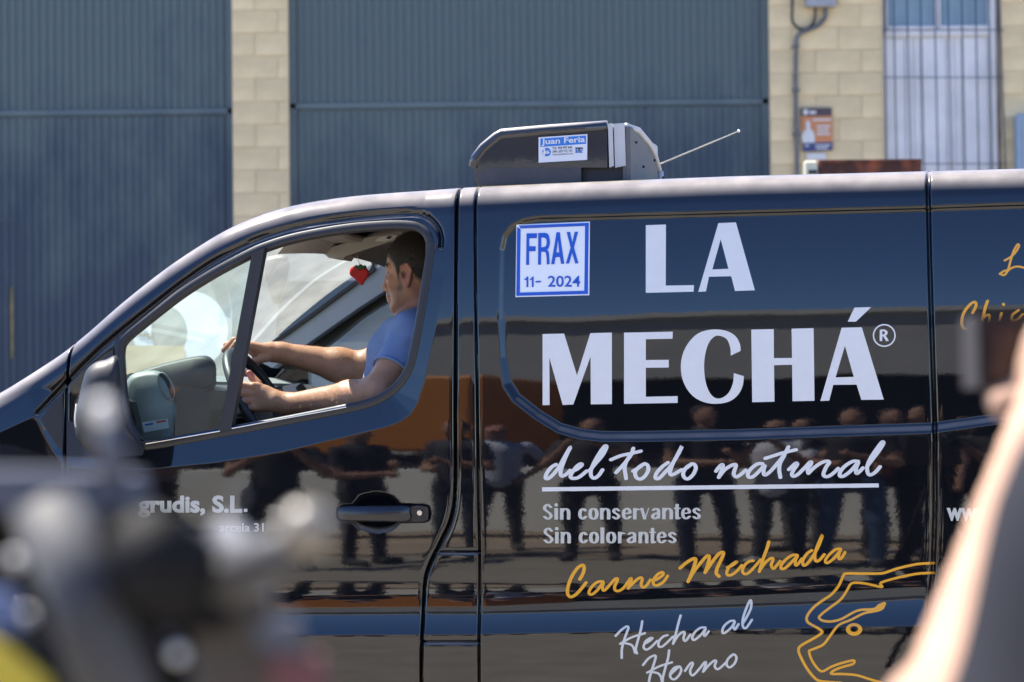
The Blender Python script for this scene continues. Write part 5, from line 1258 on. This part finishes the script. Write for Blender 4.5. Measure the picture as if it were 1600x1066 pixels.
# onlookers
pc = thing('added_dark_car', 'added unseen dark car across the street, darkens the mirror image low in the driver door', 'car', (-11, -12.5, 0))  # unseen car added to darken what the driver door mirrors
mesh('car_body', *prism([(-13.9, -13.2, .28), (-13.9, -13.2, .85), (-13.2, -13.2, 1.0), (-12.5, -13.2, 1.46), (-10.2, -13.2, 1.48), (-9.1, -13.2, 1.02), (-8.0, -13.2, .88), (-7.85, -13.2, .28)], (0, 1.7, 0)), mat('dark_car_paint', (.012, .013, .016), .3, var=.2), pc)
mesh('side_window', *prism([(-12.4, -11.497, 1.02), (-12.0, -11.497, 1.38), (-10.3, -11.497, 1.38), (-9.5, -11.497, 1.02)], (0, .003, 0)), DK, pc)
for xk in (-13.0, -8.9): mesh('wheel', *tube([(xk, -11.7, .33), (xk, -11.46, .33)], .31, 20), TYRE, pc)
def onlooker(x, y, face, shirt, pants, label, skin=(.34, .19, .13), arms=0, hair=(.03, .02, .015), h=1.68, cap=None, shoe=(.05, .05, .05), wide=1.):
    s_ = h/1.74; A = Soft((-.55, -.4, 0), (.55, .4, 1.85*s_), .018)
    q = lambda a, b, c: np.array([a*wide if c < 1.5 else a, b, c*s_])
    for sx in (-1, 1):
        A.cap(q(.10*sx, 0, .90), q(.12*sx, .01, .50), .085, .062, k=.03, col=pants); A.cap(q(.12*sx, .01, .50), q(.13*sx, .02, .09), .062, .045, k=.03, col=pants)
        A.cap(q(.13*sx, .0, .05), q(.15*sx, .17, .04), .045, .038, k=.02, col=shoe)
        shl = q(.19*sx, 0, 1.42)
        if arms == 1 and True: e_, w_ = q(.235*sx, .03, 1.14), q(.05*sx, .25, 1.18+.05*sx)
        elif arms == 2: e_, w_ = q(.26*sx, .12, 1.17), q(.07*sx, .27, 1.47)
        elif arms == 3: e_, w_ = q(.36*sx, -.05, 1.18), q(.17*sx, .05, 1.00)
        else: e_, w_ = q(.27*sx, -.02, 1.13), q(.27*sx, .08, .88)
        A.cap(shl, (shl+e_)/2, .058, .055, k=.03, col=shirt); A.cap((shl+e_)/2, e_, .046, .042, k=.02, col=skin); A.cap(e_, w_, .042, .030, k=.02, col=skin)
        A.ell(w_+(w_-e_)/np.linalg.norm(w_-e_)*.06, (.035, .045, .04), k=.02, col=skin)
    A.cap(q(0, 0, .98), q(0, 0, 1.36), .145, .155, k=.05, col=shirt); A.cap(q(-.15, 0, 1.40), q(.15, 0, 1.40), .07, .07, k=.04, col=shirt); A.cap(q(-.07, 0, .93), q(.07, 0, .93), .115, .115, k=.03, col=pants)
    A.cap(q(0, 0, 1.42), q(0, .01, 1.52), .055, .052, k=.02, col=skin); A.ell(q(0, .02, 1.62), (.075, .095, .118), k=.02, col=skin); A.ell(q(0, .115, 1.60), (.013, .02, .02), k=.01, col=skin)
    A.ell(q(0, -.01, 1.665), (.08, .095, .088), k=.008, col=cap or hair)
    if cap: A.ell(q(0, .12, 1.665), (.06, .06, .012), k=.01, col=cap)
    if arms == 2: A.ell(q(0, .33, 1.53), (.07, .09, .05), k=.01, col=(.02, .02, .02))
    Pq, Fq, Cq = A.mesh()
    o = bpy.data.objects.new('person', None); C.objects.link(o); o.location = (x, y, .03 if -15.4 < y < -9.9 else 0); o.rotation_euler = (0, 0, face)
    ORIG[o] = np.zeros(3); o['label'] = label; o['category'] = 'person'; o['group'] = 'onlookers mirrored in the van'
    mesh('body', Pq, Fq, DENIM, o, smooth=True, col=Cq)
    return o
def mirror_spot(px, r):
    """ground point, r metres out, that the side mirrors at picture column px"""
    d = ray(float(px), 640.); a = math.atan2(d[1], d[0]); a2 = -2*YAW-a
    p = L(float(px), 700., 0.); pw = ux*p[0]+uy*p[1]
    return pw[0]+math.cos(a2)*r, pw[1]+math.sin(a2)*r
for px_, r_, kw in ((775, 11.2, dict(shirt=(.50, .54, .66), pants=(.03, .03, .035), arms=3, cap=(.35, .12, .12), label='onlooker in pale blue shirt and red cap, hands on hips')),
                    (715, 10.6, dict(shirt=(.04, .04, .05), pants=(.03, .035, .05), arms=1, label='onlooker in dark clothes left of the one with the red cap')),
                    (925, 10.2, dict(shirt=(.05, .045, .05), pants=(.02, .02, .025), arms=2, wide=1.1, label='onlooker in black filming with raised arms')),
                    (1100, 9.3, dict(shirt=(.03, .03, .04), pants=(.02, .025, .05), arms=1, wide=1.1, label='onlooker in dark top and navy trousers')),
                    (1215, 9.7, dict(shirt=(.62, .63, .72), pants=(.04, .045, .06), arms=2, shoe=(.6, .6, .6), label='onlooker in a white shirt holding up a camera')),
                    (1330, 9.6, dict(shirt=(.03, .03, .035), pants=(.05, .09, .17), arms=1, wide=1.25, label='onlooker in wide blue jeans')),
                    (1440, 9.8, dict(shirt=(.02, .02, .022), pants=(.018, .018, .02), arms=0, label='onlooker all in black by the sliding door seam')),
                    (1510, 10.1, dict(shirt=(.02, .02, .022), pants=(.03, .03, .03), arms=2, label='onlooker in black at the right edge of the group')),
                    (1255, 11.0, dict(shirt=(.04, .05, .06), pants=(.10, .10, .10), arms=1, label='onlooker in dark top behind the white shirt')), (1390, 10.5, dict(shirt=(.10, .03, .03), pants=(.02, .02, .03), arms=3, wide=1.15, label='onlooker in dark red top between jeans and black figure')),
                    (560, 10.0, dict(shirt=(.025, .025, .03), pants=(.02, .02, .025), arms=1, label='onlooker in black mirrored in the driver door')),
                    (430, 9.4, dict(shirt=(.025, .025, .03), pants=(.03, .03, .03), arms=2, wide=1.15, label='onlooker in black nearest the front wing'))):
    x_, y_ = mirror_spot(px_, r_); onlooker(x_, y_, math.atan2(-y_, -x_)-math.pi/2+random.uniform(-.8, .8), h=random.choice((1.58, 1.64, 1.70, 1.76)), **kw)

# ------------------------------------------------------------------ close to the camera: video camera (left), photographer with raised arm (right)
def FP(px, py, d): return WY(float(px), float(py), CAM[1]+d)
def fpx(p, d): return p/F*d
vc = thing('video_camera', 'out-of-focus black video camera with silver knobs and dark lens hood at bottom left', 'video camera', FP(200, 1300, 1.2))
BK = mat('camera_black', (.012, .012, .013), .7, spec=.15, var=.3, vscale=40, bump=.2, bscale=300); GY = mat('camera_grey', (.085, .085, .09), .6, spec=.2, var=.15, vscale=30); LG = mat('camera_pale_grey', (.11, .115, .135), .6, spec=.2, var=.1, vscale=20)
TN = mat('tan_knob', (.24, .21, .16), .35, var=.1); AL = mat('polished_alloy', (.85, .83, .78), .14, 1.0, var=.05)
D = 1.2
WB = mat('glint_white', (.85, .82, .74), .15, var=.03)  # white body colour stands in for sun glints on metal
def ftube(name, pts, rpx, m, par=vc, n=14, d=D): 
    q_ = np.array([FP(p[0], p[1], p[2] if len(p) > 2 else d) for p in pts]); return mesh(name, *tube(q_, np.array(rpx)/F*d, n), m, par, smooth=True)
def fbox(name, pts, d0, d1, m, par=vc): 
    p = np.array([FP(a, b, d0) for a, b in pts]); return mesh(name, *prism(p, (0, d1-d0, 0)), m, par)
def fball(name, px, py, r, m, d=D, par=vc): return mesh(name, *ball(FP(px, py, d), np.array([r, r, r])/F*d), m, par, smooth=True)
fbox('body', [(-260, 800), (60, 792), (150, 830), (330, 960), (420, 1100), (470, 1500), (-260, 1500)], 1.22, 1.42, BK)
fbox('hood_bracket', [(150, 795), (215, 800), (330, 850), (372, 905), (352, 985), (240, 990), (170, 900)], 1.15, 1.2, BK)
fbox('top_handle', [(-260, 735), (100, 738), (200, 745), (205, 785), (100, 800), (-260, 800)], 1.18, 1.24, LG)
ftube('viewfinder_hood', [(235, 865, 1.10), (275, 905, 1.18), (310, 945, 1.3)], [66, 80, 74], BK, n=24)
ftube('antenna_rod', [(178, 760, 1.14), (172, 690, 1.14), (163, 648, 1.14)], [24, 20, 15], LG)
fball('antenna_tip', 160, 640, 19, WB, 1.06)
ftube('arm_bar', [(70, 790, 1.16), (130, 930, 1.15), (190, 1110, 1.14)], [52, 56, 60], GY)
ftube('side_cable', [(-30, 960, 1.12), (60, 1000, 1.1), (110, 1110, 1.1)], [16, 16, 16], BK)
ftube('grip_lever', [(300, 960, 1.18), (370, 900, 1.15), (430, 868, 1.13), (480, 850, 1.12)], [34, 40, 36, 30], GY)
fball('lever_knob', 478, 826, 42, TN, 1.1)
ftube('focus_lever', [(350, 830, 1.16), (392, 880, 1.14), (410, 930, 1.14)], [24, 32, 24], LG)
fbox('side_plate', [(300, 960), (420, 930), (440, 1150), (300, 1150)], 1.17, 1.2, mat('brown_plate', (.07, .06, .05), .5, var=.2))
for px_, py_, r_ in ((24, 874, 12), (42, 962, 11), (60, 905, 7), (278, 1022, 12), (262, 996, 7), (305, 1046, 8), (240, 800, 9), (372, 776, 8)): fball('screw_head', px_, py_, r_, WB if r_ > 10 else LG, 1.11)
fbox('blue_tab', [(398, 975), (462, 968), (470, 1010), (404, 1015)], 1.14, 1.16, LG)
fbox('red_tab', [(415, 1030), (500, 1028), (520, 1120), (430, 1120)], 1.14, 1.16, mat('dusty_red', (.16, .07, .07), .8, spec=.2, var=.1))
fbox('yellow_strap', [(-60, 985), (10, 1015), (70, 1060), (90, 1120), (-60, 1120)], 1.09, 1.10, mat('yellow_strap', (.55, .42, .04), .7, var=.1))
fbox('blue_strap', [(-30, 920), (20, 930), (30, 990), (-30, 985)], 1.10, 1.11, mat('blue_strap', (.10, .14, .28), .7, var=.1))
tr = thing('tripod', 'black tripod carrying the video camera at bottom left', 'tripod', (FP(150, 1500, 1.3)[0], CAM[1]+1.3, 0))
ap = FP(100, 1500, 1.32)
for a_ in (90, 210, 330):
    ft = np.array([ap[0]+.42*math.cos(R(a_)), ap[1]+.42*math.sin(R(a_)), .0]); mesh('leg', *tube([ap+[0, 0, -.05], ft], [.018, .014], 10), BK, tr, smooth=True)
mesh('head', *tube([ap+[0, 0, -.06], ap+[0, 0, .02]], .045, 16), BK, tr)

# photographer on the right
dP = 1.35
ph_ = thing('photographer', 'blurred photographer at the right edge in grey top, bare arm raised', 'person', (FP(2000, 1500, 1.4)[0], CAM[1]+1.4, 0))
A = Soft((.12, CAM[1]+1.0, .0), (1.05, CAM[1]+2.35, 1.80), .012)
sc_ = (.38, .24, .17); cl = (.016, .017, .023); jn = (.04, .05, .08)
Aw = lambda a, b, d: FP(a, b, d)
tx, ty = .62, CAM[1]+1.22
wr = Aw(1684, 560, 1.85); el = Aw(1500, 1180, 1.42); shd = np.array([.30, CAM[1]+1.30, 1.26])
A.cap(el, wr, .042, .029, k=.02, col=sc_); A.cap(Aw(1760, 1330, 1.25), el, .05, .046, k=.03, col=sc_); A.cap(Aw(1705, 1370, 1.2), Aw(1882, 862, 1.2), .088, .085, k=.03, col=cl); A.cap(Aw(1882, 862, 1.2), (tx-.13, ty, 1.29), .085, .08, k=.04, col=cl); A.cap(wr, wr+(wr-el)*.12, .028, .036, k=.02, col=sc_)
for i in range(4): 
    b0 = wr+(wr-el)*.14+[.012*i-.02, .0, .0]; A.cap(Aw(1650, 622+4*i, 1.9-.01*i), Aw(1556, 619+5*i, 1.9-.01*i), .0105, .009, k=.006, col=sc_)
A.cap(Aw(1650, 622, 1.9), wr, .03, .03, k=.03, col=sc_)
A.cap((tx, ty, .95), (tx, ty, 1.20), .19, .175, k=.05, col=cl); A.cap((tx-.13, ty-.0, 1.29), (tx+.16, ty, 1.36), .072, .072, k=.05, col=cl); A.cap((tx, ty, .90), (tx+.02, ty, .95), .15, .16, k=.04, col=jn)
for sx in (-1, 1):
    A.cap((tx+.10*sx, ty, .90), (tx+.12*sx, ty, .5), .095, .07, k=.03, col=jn); A.cap((tx+.12*sx, ty, .5), (tx+.13*sx, ty, .08), .07, .05, k=.03, col=jn); A.cap((tx+.13*sx, ty, .05), (tx+.14*sx, ty+.18, .05), .05, .04, k=.03, col=(.03, .03, .03))
A.cap((tx, ty, 1.36), (tx, ty+.01, 1.48), .056, .054, k=.03, col=sc_); A.ell((tx, ty+.03, 1.60), (.077, .098, .118), k=.02, col=sc_); A.ell((tx, ty, 1.635), (.084, .10, .092), k=.01, col=(.03, .02, .015)); A.ell((tx, ty+.13, 1.58), (.014, .02, .02), k=.01, col=sc_)
A.cap((tx+.17, ty, 1.34), (tx+.27, ty+.12, 1.12), .06, .05, k=.03, col=cl); A.cap((tx+.27, ty+.12, 1.12), Aw(2050, 700, 1.75), .045, .03, k=.03, col=sc_)
Pq, Fq, Cq = A.mesh(); mesh('body', Pq, Fq, mat('photographer_skin_and_cloth', (.3, .3, .3), .8, spec=.12, attr=True, var=.08, vscale=15), ph_, smooth=True, col=Cq)
hc_ = thing('handheld_camera', 'blurred dark camera held up at the right edge', 'camera', Aw(1640, 560, 1.9))
fb = lambda nm, pts, d0, d1, m: fbox(nm, pts, d0, d1, m, hc_)
fb('camera_body', [(1527, 492), (1830, 488), (1830, 602), (1530, 606)], 1.88, 1.95, mat('dark_maroon_shell', (.008, .003, .003), .6, var=.3, vscale=40))
fb('camera_screen', [(1545, 508), (1590, 507), (1592, 590), (1548, 592)], 1.874, 1.879, mat('screen_glass', (.035, .012, .008), .25, var=.2))
ftube('lens', [(1690, 545, 1.951), (1690, 545, 2.03)], [58, 58], BK, hc_, 20)
